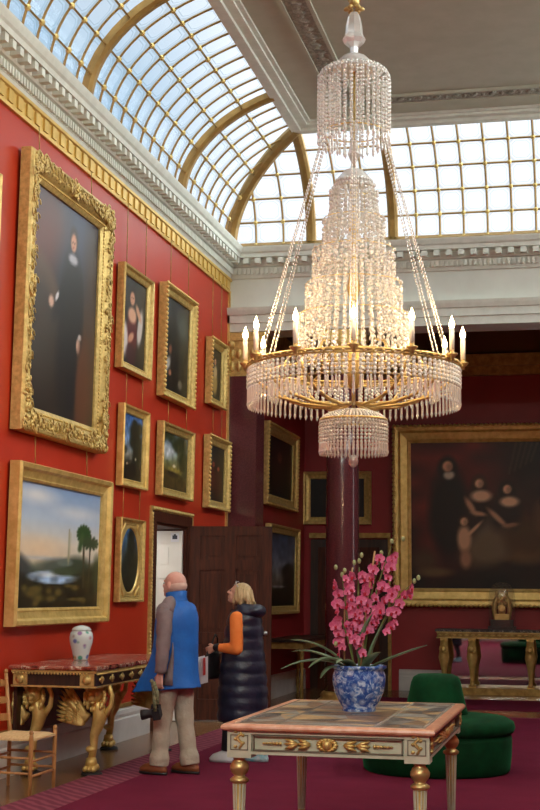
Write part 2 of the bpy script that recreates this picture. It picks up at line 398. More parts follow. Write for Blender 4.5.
# gilt fillet under the cornice along the red walls
for nm in ('left', 'right'):
    f, a0, a1 = SIDES[nm]; mb = MB()
    mb.extr([(0, 5.53), (.03, 5.53), (.035, 5.56), (.02, 5.57), (.02, 5.69), (.045, 5.70), (.045, 5.73), (0, 5.73)], 0, a0, a1, f)
    k = a0+.1
    while k < a1: mb.box(f(.028, k, 5.63), (.02, .10, .11)); k += .2
    st(mb, 'trim_%d' % n, 'gilt_stripe'); n += 1
# gilt fillet down the far end of the left wall and over the skirting
st(MB().b2(XL, XL+.03, YF-.05, YF, .45, 5.53), 'trim_%d' % n, 'gilt_bright'); n += 1
mb = MB(); mb.b2(XL, XL+.02, YN, DY0-.2, .33, .37).b2(XL, XL+.02, DY1+.2, YF, .33, .37); st(mb, 'trim_%d' % n, 'gilt_dull'); n += 1
# skirtings
sk = [(0, 0), (.05, 0), (.05, .22), (.035, .235), (.045, .27), (.04, .31), (0, .33)]
mb = MB(); f = SIDES['left'][0]; mb.extr(sk, 0, YN, DY0-.2, f); mb.extr(sk, 0, DY1+.2, YF, f); st(mb, 'baseboard_left', 'skirting')
st(MB().extr(sk, 0, YN, YF, SIDES['right'][0]), 'baseboard_right', 'skirting')
st(MB().extr(sk, 0, XL, XR, SIDES['near'][0]), 'baseboard_near', 'skirting')
mb = MB(); mb.extr(sk, 0, -2.95, AX1, lambda o, s, z: (s, AY-o, z)); mb.extr(sk, 0, YF+.55, AY-.05, lambda o, s, z: (AX0+o, s, z)); st(mb, 'baseboard_alcove', 'skirting')

# skylights: coved glazing on all four sides
NR, SUB = 5, 3
def cove(t): a = R(65)*t; return INS*(1-math.cos(a))/(1-math.cos(R(65))), ZG + (ZC-.04-ZG)*math.sin(a)/math.sin(R(65))
side_nodes = {
 'left': (sorted([15.85-.331*k for k in range(61)] + [15.85+.347*k for k in range(1, 8)]), [15.85-3.31*k for k in range(6)]),
 'right': (sorted([15.85-.331*k for k in range(61)] + [15.85+.347*k for k in range(1, 8)]), [15.85-3.31*k for k in range(6)]),
 'far': ([XL, -4.31, -3.93, -3.55, -3.18, -2.81] + [-2.44+.312*k for k in range(11)] + [1.05, 1.42, 1.79, 2.17, 2.55, XR], [-3.55, -2.44, .68, 1.79]),
 'near': ([XL, -4.31, -3.93, -3.55, -3.18, -2.81] + [-2.44+.312*k for k in range(11)] + [1.05, 1.42, 1.79, 2.17, 2.55, XR], [-3.55, -2.44, .68, 1.79])}
for wi, (nm, (f, a0, a1)) in enumerate(SIDES.items()):
    nodes, ribs = side_nodes[nm]; nodes = [max(a0, min(a1, q)) for q in nodes]
    if nodes[0] > a0+.01: nodes = [a0] + nodes
    if nodes[-1] < a1-.01: nodes.append(a1)
    g = MB(); uvs = []; bars = MB(); nod = MB()
    def P(s, t, off=0):
        i, z = cove(t); s = max(a0+i, min(a1-i, s)); i2, z2 = cove(min(1, t+.01)); return Vector(f(i+off, s, z-off*.5))
    for q in range(len(nodes)-1):
        for r in range(NR):
            for sb in range(SUB):
                t0, t1 = (r+sb/SUB)/NR, (r+(sb+1)/SUB)/NR
                v = [P(nodes[q], t0), P(nodes[q+1], t0), P(nodes[q+1], t1), P(nodes[q], t1)]
                if (v[0]-v[1]).length < 1e-4 and (v[2]-v[3]).length < 1e-4: continue
                g.add(v, [(0, 1, 2, 3)], False); uvs += [(0, sb/SUB), (1, sb/SUB), (1, (sb+1)/SUB), (0, (sb+1)/SUB)]
    for s in nodes:
        pts = []
        for k in range(NR*SUB+1):
            i, z = cove(k/NR/SUB)
            if a0+i-1e-6 <= s <= a1-i+1e-6: pts.append(P(s, k/NR/SUB, .02))
        if len(pts) > 1: bars.tube(pts, .014, 4, False)
    for r in range(NR+1):
        i, z = cove(r/NR); bars.tube([f(i+.02, a0+i, z-.01), f(i+.02, a1-i, z-.01)], .014 if 0 < r < NR else .03, 4, False)
        for s in nodes:
            if a0+i < s < a1-i: nod.sph(P(s, r/NR, .025), .033, 6, 4)
    go = g.build('window_%d' % (wi+1), 'skylight_glass', kind='structure')
    uvl = go.data.uv_layers.new(name='UVMap'); uvl.data.foreach_set('uv', [c for u in uvs for c in u])
    b_ = bars.build('glazing_bar', 'gilt_bar', go); nod.build('boss', 'gilt', go)
    for s in ribs:
        rb = MB(); vs = []; K = 12
        for k in range(K+1):
            i, z = cove(k/K); i2, z2 = cove(min(1, k/K+.02)); i1, z1 = cove(max(0, k/K-.02)); dx, dz = i2-i1, z2-z1; L = math.hypot(dx, dz); nx, nz = dz/L, -dx/L
            for ws, wo_ in ((-.065, -.03), (-.065, .04), (-.03, .07), (.03, .07), (.065, .04), (.065, -.03)): vs.append(f(i+nx*wo_, s+ws, z+nz*wo_))
        fs = [(k*6+j, k*6+(j+1) % 6, (k+1)*6+(j+1) % 6, (k+1)*6+j) for k in range(K) for j in range(6)]
        rb.add(vs, fs, False); rb.build('rib', 'gilt_bar', go)
for cxs, cys in ((0, 1), (0, 0), (1, 1), (1, 0)):
    pts = []
    for k in range(13):
        i, z = cove(k/12); pts.append((XL+i+.03 if cxs == 0 else XR-i-.03, YF-i-.03 if cys == 1 else YN+i+.03, z-.01))
    st(MB().tube(pts, .085, 8, False), 'trim_%d' % n, 'gilt_bar'); n += 1

# carpets (thick pile laid on the boards)
def slab(name, m, x0, x1, y0, y1, z0, z1, label, cat):
    return tag(MB().b2(x0, x1, y0, y1, z0, z1).build(name, m), label, cat)
c = slab('carpet', 'carpet_plain', -3.62, 2.0, YN+.7, 17.95, .001, .012, 'large maroon carpet covering the gallery floor beneath the inlaid table', 'carpet')
b_ = MB(); b_.b2(-4.02, -3.62, YN+.7, 18.05, .001, .0125).b2(-3.62, 2.3, 17.95, 18.05, .001, .0125); b_.build('patterned_border', 'carpet_border', c)['label'] = 'woven patterned edge of the maroon carpet'
slab('alcove_carpet', 'carpet_plain', -3.0, 1.3, 19.15, 20.95, .001, .012, 'narrow maroon carpet lying in the alcove behind the columns', 'carpet')

# ------------------------------------------------------------------ doorway on the left wall
mb = MB()
mb.b2(XL, XL+.025, DY0-.16, DY0, 0, DZ+.12).b2(XL, XL+.025, DY1, DY1+.16, 0, DZ+.12).b2(XL, XL+.025, DY0, DY1, DZ, DZ+.12)
mb.b2(XL-.5, XL, DY0, DY0+.03, 0, DZ).b2(XL-.5, XL, DY1-.03, DY1, 0, DZ).b2(XL-.5, XL, DY0+.03, DY1-.03, DZ-.03, DZ)
dc = st(mb, 'door_1', 'mahogany')
mb = MB()
mb.b2(XL, XL+.025, DY0-.21, DY0-.16, .37, DZ+.17).b2(XL, XL+.025, DY1+.16, DY1+.21, .37, DZ+.17).b2(XL, XL+.03, DY0-.16, DY1+.16, DZ+.12, DZ+.17)
for k in range(52): mb.sph((XL+.03, DY0-.185, .42+k*.038), (.016, .024, .024), 6, 4)
for k in range(42): mb.sph((XL+.035, DY0-.16+k*.039, DZ+.145), (.016, .022, .022), 6, 4)
mb.build('gilt_moulding', 'gilt', dc)
# white panelled door in the lobby beyond
mb = MB(); mb.b2(-6.05, -6.0, 14.4, 17.6, 0, 2.7).b2(-6.0, XL-.5, 14.35, 14.4, 0, 2.7).b2(-6.0, XL-.5, 17.6, 17.65, 0, 2.7).b2(-6.05, XL-.5, 14.35, 17.65, 2.7, 2.75)
st(mb, 'wall_lobby', 'white_paint')
def panel_door(mb, w, h, rows, cols, t=.045, rail=.11):
    # door in local XZ plane, thickness along y, origin bottom-left
    mb.b2(0, w, -t*.08, t*.08, 0, h)
    cw = (w-rail*(cols+1))/cols
    for c in range(cols+1): x = c*(cw+rail); mb.b2(x, x+rail, -t/2, t/2, 0, h)
    zs = [(0, rail*1.6)]
    for z0, z1 in rows: pass
    edges = [0]+[v for rr in rows for v in rr]+[h]
    for i in range(0, len(edges), 2):
        for c in range(cols): x = rail+c*(cw+rail); mb.b2(x, x+cw, -t/2, t/2, edges[i], edges[i+1])
    for z0, z1 in rows:
        for c in range(cols):
            x = rail+c*(cw+rail); mb.b2(x+.05, x+cw-.05, -t*.36, t*.36, z0+.05, z1-.05)
mb = MB(); panel_door(mb, .44, 2.22, ((.22, .95), (1.06, 1.66), (1.77, 2.08)), 1, rail=.12)
wd = st(mb, 'door_2', 'white_paint'); wd.location = (XL-.47, DY1-.07, .01)
MB().sph((.06, -.03, 1.15), .02, 8, 6).build('keyhole', 'gilt_dull', wd)
sg = MB(); sg.box((0, 0, 0), (.10, .006, .11)); sgo = sg.build('notice', 'paper', loc=(XL-.115, DY1-.10, 2.155)); tag(sgo, 'small square white notice with a dark camera symbol on the white door', 'sign')
q = MB(); q.box((0, -.005, 0), (.06, .004, .045)).box((0, -.005, .03), (.025, .004, .015)); q.build('camera_symbol', 'navy_quilt', sgo)
l = bpy.data.lights.new('lobby_fill', 'POINT'); l.energy = 28; l.color = (1, .97, .88); l.shadow_soft_size = .15  # added fill light to brighten the lobby and white door; no lamp fitting here
lo = bpy.data.objects.new('lobby_fill', l); col.objects.link(lo); lo.location = (-5.35, 15.3, 2.3)
# mahogany leaf standing open
dl = thing('panelled_door', 'tall dark mahogany six-panel door standing open behind the two visitors', 'door', (XL+.02, 16.46, .015), (0, 0, R(7)))
mb = MB(); panel_door(mb, 1.00, 2.28, ((.24, .88), (1.02, 1.76), (1.88, 2.17)), 2, rail=.135); mb.build('door_leaf', 'mahogany', dl)
hb = MB(); hb.tube([(.94, -.03, 1.02), (.94, -.09, 1.02)], .012, 6); hb.sph((.94, -.10, 1.02), .028, 8, 6); hb.build('door_knob', 'grey_metal', dl)

# door in the alcove back wall behind the column
mb = MB(); mb.b2(0, 1.26, -.05, 0, 0, 2.38)
dr = st(mb, 'door_3', 'dark_wood'); dr.location = (-4.38, AY, 0)
mb = MB(); panel_door(mb, 1.0, 2.25, ((.22, .9), (1.0, 1.72), (1.84, 2.13)), 2, rail=.12); q = mb.build('door_leaf', 'mahogany', dr); q.location = (.13, -.07, 0)
mb = MB(); mb.b2(-.02, 1.30, -.10, 0, 2.40, 2.48).b2(1.26, 1.31, -.08, 0, 0, 2.40); mb.build('gilt_moulding', 'gilt_dull', dr)

# ------------------------------------------------------------------ columns
def column(x, y, label):
    t = thing('column', label, 'column', (x, y, 0))
    MB().lathe([(.33, 0), (.33, .07), (.30, .07), (.325, .10), (.325, .14), (.28, .17), (.29, .20), (.27, .23), (.25, .25)], n=32).build('column_base', 'gilt_dull', t)
    MB().lathe([(.228, .25), (.226, 1.5), (.215, 3.2), (.20, 4.40)], n=40).build('shaft', 'porphyry', t)
    mb = MB(); mb.lathe([(.205, 4.40), (.215, 4.43), (.205, 4.46), (.21, 4.6), (.25, 4.80), (.31, 4.90)], n=24); mb.box((0, 0, 4.945), (.62, .56, .09))
    for k in range(16):
        a = 2*PI*k/16
        for r0, z in ((.235, 4.54), (.262, 4.70)): mb.sph((r0*math.cos(a+(z > 4.6)*.2), r0*math.sin(a+(z > 4.6)*.2), z), (.045, .03, .075), 6, 5, rotm(0, .25, a))
    for a in (45, 135, 225, 315): mb.sph((.34*math.cos(R(a)), .34*math.sin(R(a)), 4.85), .06, 8, 6)
    mb.build('capital', 'gilt', t); return t
column(-3.16, YF+.26, 'purple-red porphyry column standing behind the orchid')
t = thing('pilaster', 'purple-red square pilaster with gilt capital at the end of the red wall', 'pilaster', (-4.44, YF+.25, 0))
MB().b2(-.24, .15, -.23, .24, .25, 4.40).build('shaft', 'porphyry', t)
mb = MB(); mb.b2(-.245, .24, -.27, .25, 0, .10).b2(-.245, .225, -.25, .25, .10, .25); mb.build('pilaster_base', 'gilt_dull', t)
mb = MB(); mb.b2(-.245, .21, -.24, .25, 4.40, 4.44).b2(-.245, .22, -.25, .25, 4.44, 4.88).b2(-.245, .26, -.28, .25, 4.88, 4.99)
for k in range(5):
    for z in (4.53, 4.70): mb.sph((-.19+k*.095, -.25, z), (.04, .03, .075), 6, 5)
    for z in (4.53, 4.70): mb.sph((.22, -.20+k*.10, z), (.03, .04, .075), 6, 5)
for sx_ in (-.2, .2): mb.sph((sx_, -.27, 4.83), .055, 8, 6)
mb.build('capital', 'gilt', t)

# ------------------------------------------------------------------ painted canvases
def lin(c): c = np.array(c, float)/255; return np.where(c <= .04045, c/12.92, ((c+.055)/1.055)**2.4)
class Pt:
    def __init__(s, nx, ny, seed=1):
        s.nx, s.ny = nx, ny; s.u, s.v = np.meshgrid(np.linspace(0, 1, nx), np.linspace(0, 1, ny)); s.a = np.zeros((ny, nx, 3)); s.rs = np.random.RandomState(seed)
    def grad(s, stops):
        vv = s.v; ps = [p for p, c in stops]
        for k in range(3): s.a[..., k] = np.interp(vv, ps, [c[k] for p, c in stops])
    def mask(s, m, c):
        m = np.clip(m, 0, 1)[..., None]; s.a = s.a*(1-m) + np.array(c, float)*m
    def blob(s, cx, cy, rx, ry, c, soft=.25, ang=0, op=1):
        du, dv = s.u-cx, s.v-cy; ca, sa = math.cos(ang), math.sin(ang); x = (du*ca+dv*sa)/rx; y = (-du*sa+dv*ca)/ry
        d = np.sqrt(x*x+y*y); s.mask(op*np.clip((1+soft-d)/(2*soft), 0, 1), c)
    def line(s, x0, y0, x1, y1, w, c, op=1):
        dx, dy = x1-x0, y1-y0; L = dx*dx+dy*dy; t = np.clip(((s.u-x0)*dx+(s.v-y0)*dy)/L, 0, 1)
        d = np.hypot(s.u-x0-t*dx, s.v-y0-t*dy); s.mask(op*np.clip(1.5-d/w, 0, 1), c)
    def mott(s, amp, k=10):
        g = s.rs.rand(k+2, k+2); x = s.u*k; y = s.v*k; i = x.astype(int); j = y.astype(int); fx = x-i; fy = y-j
        q = g[j, i]*(1-fx)*(1-fy)+g[j, i+1]*fx*(1-fy)+g[j+1, i]*(1-fx)*fy+g[j+1, i+1]*fx*fy
        s.a = np.clip(s.a*(1+amp*(q[..., None]-.5)*2), 0, 255)
def face(p, x, y, r, asp, skin=(205, 150, 120), hair=(40, 25, 18)):
    p.blob(x, y+r*.35, r*1.25, r*1.45*asp, hair); p.blob(x, y, r*.85, r*1.15*asp, skin, .2)
    
    if r < .04: p.blob(x+.35*r, y-.2*r*asp, r*.5, r*.8*asp, tuple(c*.62 for c in skin), .5, 0, .6); return
    p.blob(x-.3*r, y+.1*r*asp, r*.13, r*.10*asp, (60, 35, 30)); p.blob(x+.3*r, y+.1*r*asp, r*.13, r*.10*asp, (60, 35, 30)); p.blob(x, y-.5*r*asp, r*.25, r*.09*asp, (160, 70, 60))
def art_fulllength(p):      # man in black, full length, dusky curtain
    p.v = p.v/1.22; p.u = p.u-.01
    p.grad([(0, (42, 32, 24)), (.25, (52, 40, 32)), (.6, (46, 50, 70)), (1, (50, 66, 104))]); p.mott(.18, 6); p.blob(.3, .72, .2, .1, (84, 60, 64), .6); p.blob(.9, .5, .12, .3, (58, 44, 44), .6)
    p.blob(.15, .62, .22, .16, (96, 46, 36), .5, .4); p.blob(.22, .50, .2, .05, (110, 80, 60), .5, -.3); p.blob(.8, .15, .2, .25, (84, 52, 34), .5)
    p.blob(.15, .3, .22, .22, (58, 50, 44), .5)
    p.blob(.60, .40, .17, .26, (18, 18, 24), .2); p.blob(.60, .22, .20, .24, (22, 20, 24), .25); p.blob(.52, .05, .05, .16, (30, 26, 24), .3)
    p.blob(.48, .47, .17, .05, (18, 18, 24), .3, .6); p.blob(.72, .42, .06, .16, (20, 20, 26), .3)
    p.blob(.60, .625, .07, .02, (180, 180, 190), .3); face(p, .60, .69, .05, .62, hair=(50, 34, 30))
    p.blob(.30, .42, .035, .022, (215, 180, 160), .3); p.blob(.38, .45, .03, .012, (220, 220, 225), .3, .6); p.blob(.72, .30, .03, .03, (215, 180, 160), .3); p.blob(.74, .335, .025, .012, (220, 220, 225), .3)
    p.blob(.80, .12, .10, .22, (92, 54, 34), .3)
def art_lady(p):            # half length in white sleeves and crimson bodice
    p.grad([(0, (14, 12, 12)), (1, (34, 32, 30))]); p.mott(.2)
    p.blob(.45, .36, .22, .26, (88, 22, 30), .2); p.blob(.18, .28, .12, .2, (214, 206, 200), .25, .2); p.blob(.78, .48, .10, .22, (200, 190, 185), .25, -.3); p.blob(.45, .58, .17, .09, (214, 165, 135), .25)
    p.blob(.42, .32, .12, .05, (205, 150, 120), .3, .4); p.blob(.70, .64, .14, .05, (205, 155, 125), .3, -.6); p.blob(.45, .12, .2, .12, (60, 20, 30), .3); face(p, .44, .77, .11, .62, hair=(28, 18, 16))
def art_forest(p):          # dark woodland with figure
    p.grad([(0, (20, 18, 14)), (.5, (34, 34, 30)), (1, (30, 36, 42))]); p.mott(.5, 9)
    p.blob(.75, .75, .2, .14, (70, 80, 76), .5); p.blob(.35, .55, .25, .2, (18, 22, 20), .4); p.blob(.2, .28, .14, .06, (180, 176, 170), .3, .5); p.blob(.30, .45, .06, .05, (130, 80, 60), .3); p.blob(.3, .2, .05, .03, (170, 110, 80), .3); p.blob(.7, .12, .08, .05, (110, 104, 90), .3); p.blob(.5, .35, .18, .12, (26, 22, 22), .3)
def art_yellow(p):          # small figure in yellow
    p.grad([(0, (18, 15, 12)), (1, (36, 30, 28))]); p.mott(.3)
    p.blob(.52, .32, .20, .24, (170, 140, 80), .3); p.blob(.55, .55, .14, .12, (196, 172, 130), .3); face(p, .52, .74, .09, .6)
def art_palm(p):            # bright tropical landscape with lake
    p.grad([(0, (30, 26, 20)), (.22, (60, 58, 36)), (.30, (90, 104, 84)), (.40, (216, 206, 186)), (.52, (232, 222, 206)), (.72, (190, 208, 228)), (1, (132, 166, 212))])
    p.blob(.2, .9, .2, .06, (225, 230, 238), .7); p.blob(.7, .8, .25, .05, (215, 224, 236), .7); p.blob(.25, .47, .25, .08, (240, 214, 180), .8)
    p.blob(.5, .40, .5, .015, (200, 200, 200), .5); p.blob(.55, .335, .30, .07, (86, 96, 86), .3); p.blob(.72, .35, .16, .08, (66, 78, 60), .4); p.blob(-.02, .34, .22, .10, (70, 76, 76), .3, -.4)
    p.blob(.45, .25, .33, .055, (150, 178, 210), .1); p.blob(.35, .27, .14, .02, (206, 218, 230), .5); p.blob(.62, .30, .22, .035, (70, 84, 60), .2); p.blob(.56, .375, .10, .03, (110, 122, 112), .25)
    p.blob(.12, .14, .25, .10, (44, 40, 24), .4, -.3); p.blob(.85, .2, .3, .12, (48, 46, 24), .4, .4); p.blob(.5, .08, .6, .10, (40, 34, 18), .3); a0_ = p.a.copy(); p.mott(.3, 22); k_ = np.clip((.30-p.v)*20, .06, 1)[..., None]; p.a = a0_*(1-k_)+p.a*k_
    for k in range(14): p.blob(.1+p.rs.rand()*.85, .03+p.rs.rand()*.16, .03+.04*p.rs.rand(), .012+.02*p.rs.rand(), (104, 92, 46), .6)
    p.line(.80, .18, .79, .66, .012, (74, 68, 44)); p.line(.87, .22, .88, .55, .009, (74, 68, 44)); p.line(.60, .36, .60, .66, .006, (150, 150, 120)); p.line(.60, .4, .61, .62, .018, (180, 176, 140), .5)
    for a in range(0, 360, 24): p.line(.79, .66, .79+.085*math.cos(R(a)), .66+.075*math.sin(R(a))-.03, .014, (44, 82, 40))
    for a in range(0, 360, 30): p.line(.88, .56, .88+.10*math.cos(R(a)), .56+.055*math.sin(R(a)), .014, (56, 76, 50))
    p.line(.74, .5, .77, .62, .025, (66, 96, 56)); p.blob(.98, .30, .06, .14, (50, 62, 40), .4)
def art_tree(p):            # blue sky behind a tall dark tree
    p.grad([(0, (26, 22, 16)), (.25, (40, 36, 24)), (.4, (150, 150, 140)), (.6, (120, 150, 190)), (1, (50, 100, 170))])
    for x, y, r in ((.6, .75, .22), (.75, .6, .28), (.55, .58, .16), (.85, .82, .16), (.15, .45, .12), (.8, .4, .25), (.62, .88, .12)): p.blob(x, y, r, r*.55, (26, 32, 20), .35)
    p.line(.62, .2, .62, .7, .03, (22, 18, 12)); p.blob(.5, .12, .7, .16, (26, 22, 14), .3); p.mott(.3, 18); p.blob(.3, .25, .03, .02, (190, 170, 140)); p.blob(.7, .34, .03, .02, (200, 190, 160))
def art_valley(p):          # pastoral valley
    p.grad([(0, (60, 46, 22)), (.35, (96, 84, 38)), (.5, (120, 124, 84)), (.7, (150, 166, 176)), (1, (120, 146, 170))])
    for x, y, r in ((.75, .85, .25), (.85, .6, .22), (.55, .8, .14), (.1, .95, .16), (.9, .4, .2), (.35, .95, .15)): p.blob(x, y, r, r*.7, (50, 56, 30), .4)
    p.blob(.25, .66, .2, .12, (196, 204, 210), .5); p.blob(.55, .35, .2, .06, (160, 140, 60), .5); p.blob(.45, .28, .22, .05, (60, 44, 30), .4); p.line(.62, .4, .66, .8, .02, (90, 84, 50)); p.blob(.5, .43, .05, .03, (200, 190, 160)); p.mott(.3, 16)
def art_couple(p):          # two figures in the dark
    p.grad([(0, (22, 14, 10)), (1, (26, 26, 26))]); p.mott(.3)
    p.blob(.35, .4, .18, .2, (80, 24, 16), .4); p.blob(.65, .35, .2, .25, (60, 18, 14), .4); face(p, .38, .66, .09, .45, (160, 84, 60)); face(p, .66, .60, .08, .45, (170, 90, 64))
def art_oval(p):
    p.grad([(0, (24, 20, 12)), (.3, (36, 34, 22)), (.5, (70, 90, 100)), (.8, (80, 130, 180)), (1, (60, 110, 180))])
    for x, y, r in ((.6, .7, .25), (.45, .5, .22), (.75, .5, .25), (.6, .85, .16), (.3, .35, .2), (.6, .3, .3)): p.blob(x, y, r, r*.6, (34, 40, 30), .4)
    p.mott(.35, 14)
def art_family(p):          # large group portrait
    u0, v0 = p.u, p.v; p.u = p.u/1.13; p.v = p.v-.06
    p.grad([(0, (26, 18, 12)), (.3, (66, 44, 28)), (.7, (72, 34, 26)), (1, (52, 32, 26))])
    p.blob(.10, .62, .16, .5, (104, 30, 24), .5); p.blob(.27, .85, .12, .2, (110, 26, 22), .5); p.blob(.60, .85, .25, .3, (36, 34, 36), .5); p.blob(.75, .72, .1, .1, (90, 74, 50), .6); p.mott(.35, 12)
    p.blob(.258, .64, .03, .07, (60, 34, 20), .3); p.blob(.362, .60, .03, .07, (44, 28, 20), .3); p.blob(.14, .76, .035, .08, (26, 16, 12), .3); 
    for k in range(5): p.line(.37+k*.02, .72+k*.02, .40+k*.02, .95, .004, (96, 84, 66), .5)
    p.blob(.145, .45, .075, .30, (24, 14, 12), .25); p.blob(.145, .715, .02, .03, (220, 210, 190), .3); face(p, .140, .775, .022, 1.45, (236, 180, 144))
    p.blob(.255, .42, .05, .22, (46, 30, 24), .3); p.blob(.265, .57, .038, .04, (250, 206, 166), .3); face(p, .258, .655, .018, 1.45, (252, 200, 160), (90, 50, 26)); p.blob(.225, .50, .012, .06, (210, 160, 126), .4, .3); p.blob(.255, .45, .03, .014, (210, 160, 126), .4, -.4); p.blob(.30, .34, .05, .11, (96, 84, 70), .5, -.4)
    p.blob(.33, .25, .07, .10, (150, 128, 96), .5, -.3); p.blob(.43, .2, .08, .08, (130, 96, 58), .5); p.blob(.36, .40, .055, .2, (44, 32, 28), .3); p.blob(.37, .53, .035, .035, (250, 206, 166), .3); face(p, .362, .615, .018, 1.45, (252, 200, 160)); p.blob(.325, .42, .012, .07, (210, 160, 126), .4, .5); p.blob(.375, .37, .03, .014, (210, 160, 126), .4, .3)
    p.blob(.29, .22, .08, .13, (120, 100, 74), .4, -.4); p.blob(.20, .28, .026, .09, (226, 176, 138), .3); p.blob(.235, .34, .008, .06, (226, 176, 138), .4, -.5); face(p, .20, .395, .016, 1.45, (246, 192, 150), (80, 46, 26)); p.blob(.205, .14, .02, .06, (180, 130, 100), .4)
    p.blob(.45, .28, .09, .12, (88, 62, 36), .4); p.blob(.52, .42, .05, .12, (130, 90, 60), .5); face(p, .50, .52, .016, 1.45, (196, 146, 112)); p.blob(.05, .12, .05, .08, (84, 56, 36), .5); p.blob(.09, .05, .06, .03, (110, 84, 52), .5)
    for x in (.62, .72, .82): p.blob(x, .38, .05, .2, (50, 34, 44), .3); p.blob(x, .52, .03, .035, (205, 165, 132), .3); face(p, x, .60, .017, 1.45)
def art_dark(p):
    p.grad([(0, (16, 14, 12)), (1, (26, 24, 24))]); p.mott(.4); p.blob(.5, .4, .25, .3, (34, 22, 18), .4); face(p, .5, .68, .1, .8, (96, 66, 48))
def art_dusk(p):            # tall cliff coast at dusk
    p.grad([(0, (30, 26, 20)), (.25, (70, 62, 48)), (.35, (130, 124, 110)), (.55, (120, 126, 140)), (1, (46, 62, 96))])
    p.blob(.85, .3, .3, .28, (28, 26, 26), .3); p.blob(.7, .48, .18, .1, (40, 38, 36), .3); p.blob(.2, .12, .5, .1, (36, 32, 22), .3); p.blob(.35, .27, .25, .015, (170, 176, 180), .5); p.mott(.3, 12)

PROF = {
 'plain': [(0, 0), (0, .8), (.08, 1.0), (.30, .92), (.42, .60), (.62, .52), (.80, .45), (.86, .52), (1, .40), (1, .2)],
 'carved': [(0, 0), (0, .75), (.06, .95), (.16, .98), (.28, .80), (.50, .95), (.66, .72), (.78, .50), (.86, .56), (1, .38), (1, .2)]}
def frame_mesh(mb, W, H, fwid, dep, prof):
    vs = []; K = len(prof)
    for cxx, czz in ((0, 0), (1, 0), (1, 1), (0, 1)):
        for t, wv_ in prof:
            i = t*fwid; vs.append((-W/2+i if cxx == 0 else W/2-i, -wv_*dep, i if czz == 0 else H-i))
    fs = [(c*K+k, ((c+1) % 4)*K+k, ((c+1) % 4)*K+k+1, c*K+k+1) for c in range(4) for k in range(K-1)]
    mb.add(vs, fs, False)
def canvas(parent, W, H, y, art, nx, ny, oval=False, z0=0, seed=1):
    p = Pt(nx, ny, seed); art(p); a = lin(np.clip(p.a, 0, 255)).reshape(-1, 3)
    vs = [(-W/2+W*i/(nx-1), y, z0+H*j/(ny-1)) for j in range(ny) for i in range(nx)]
    fs = [(j*nx+i, j*nx+i+1, (j+1)*nx+i+1, (j+1)*nx+i) for j in range(ny-1) for i in range(nx-1)]
    k = len(vs); vs += [(-W/2, y+.02, z0), (W/2, y+.02, z0), (W/2, y+.02, z0+H), (-W/2, y+.02, z0+H)]
    fs.append((k+3, k+2, k+1, k))
    mb = MB(); mb.add(vs, fs, False); o = mb.build('canvas', 'canvas_paint', parent)
    at = o.data.color_attributes.new('paint', 'FLOAT_COLOR', 'POINT')
    full = np.ones((len(vs), 4)); full[:k, :3] = a; full[k:, :3] = .1; at.data.foreach_set('color', full.ravel().astype(np.float32)); return o
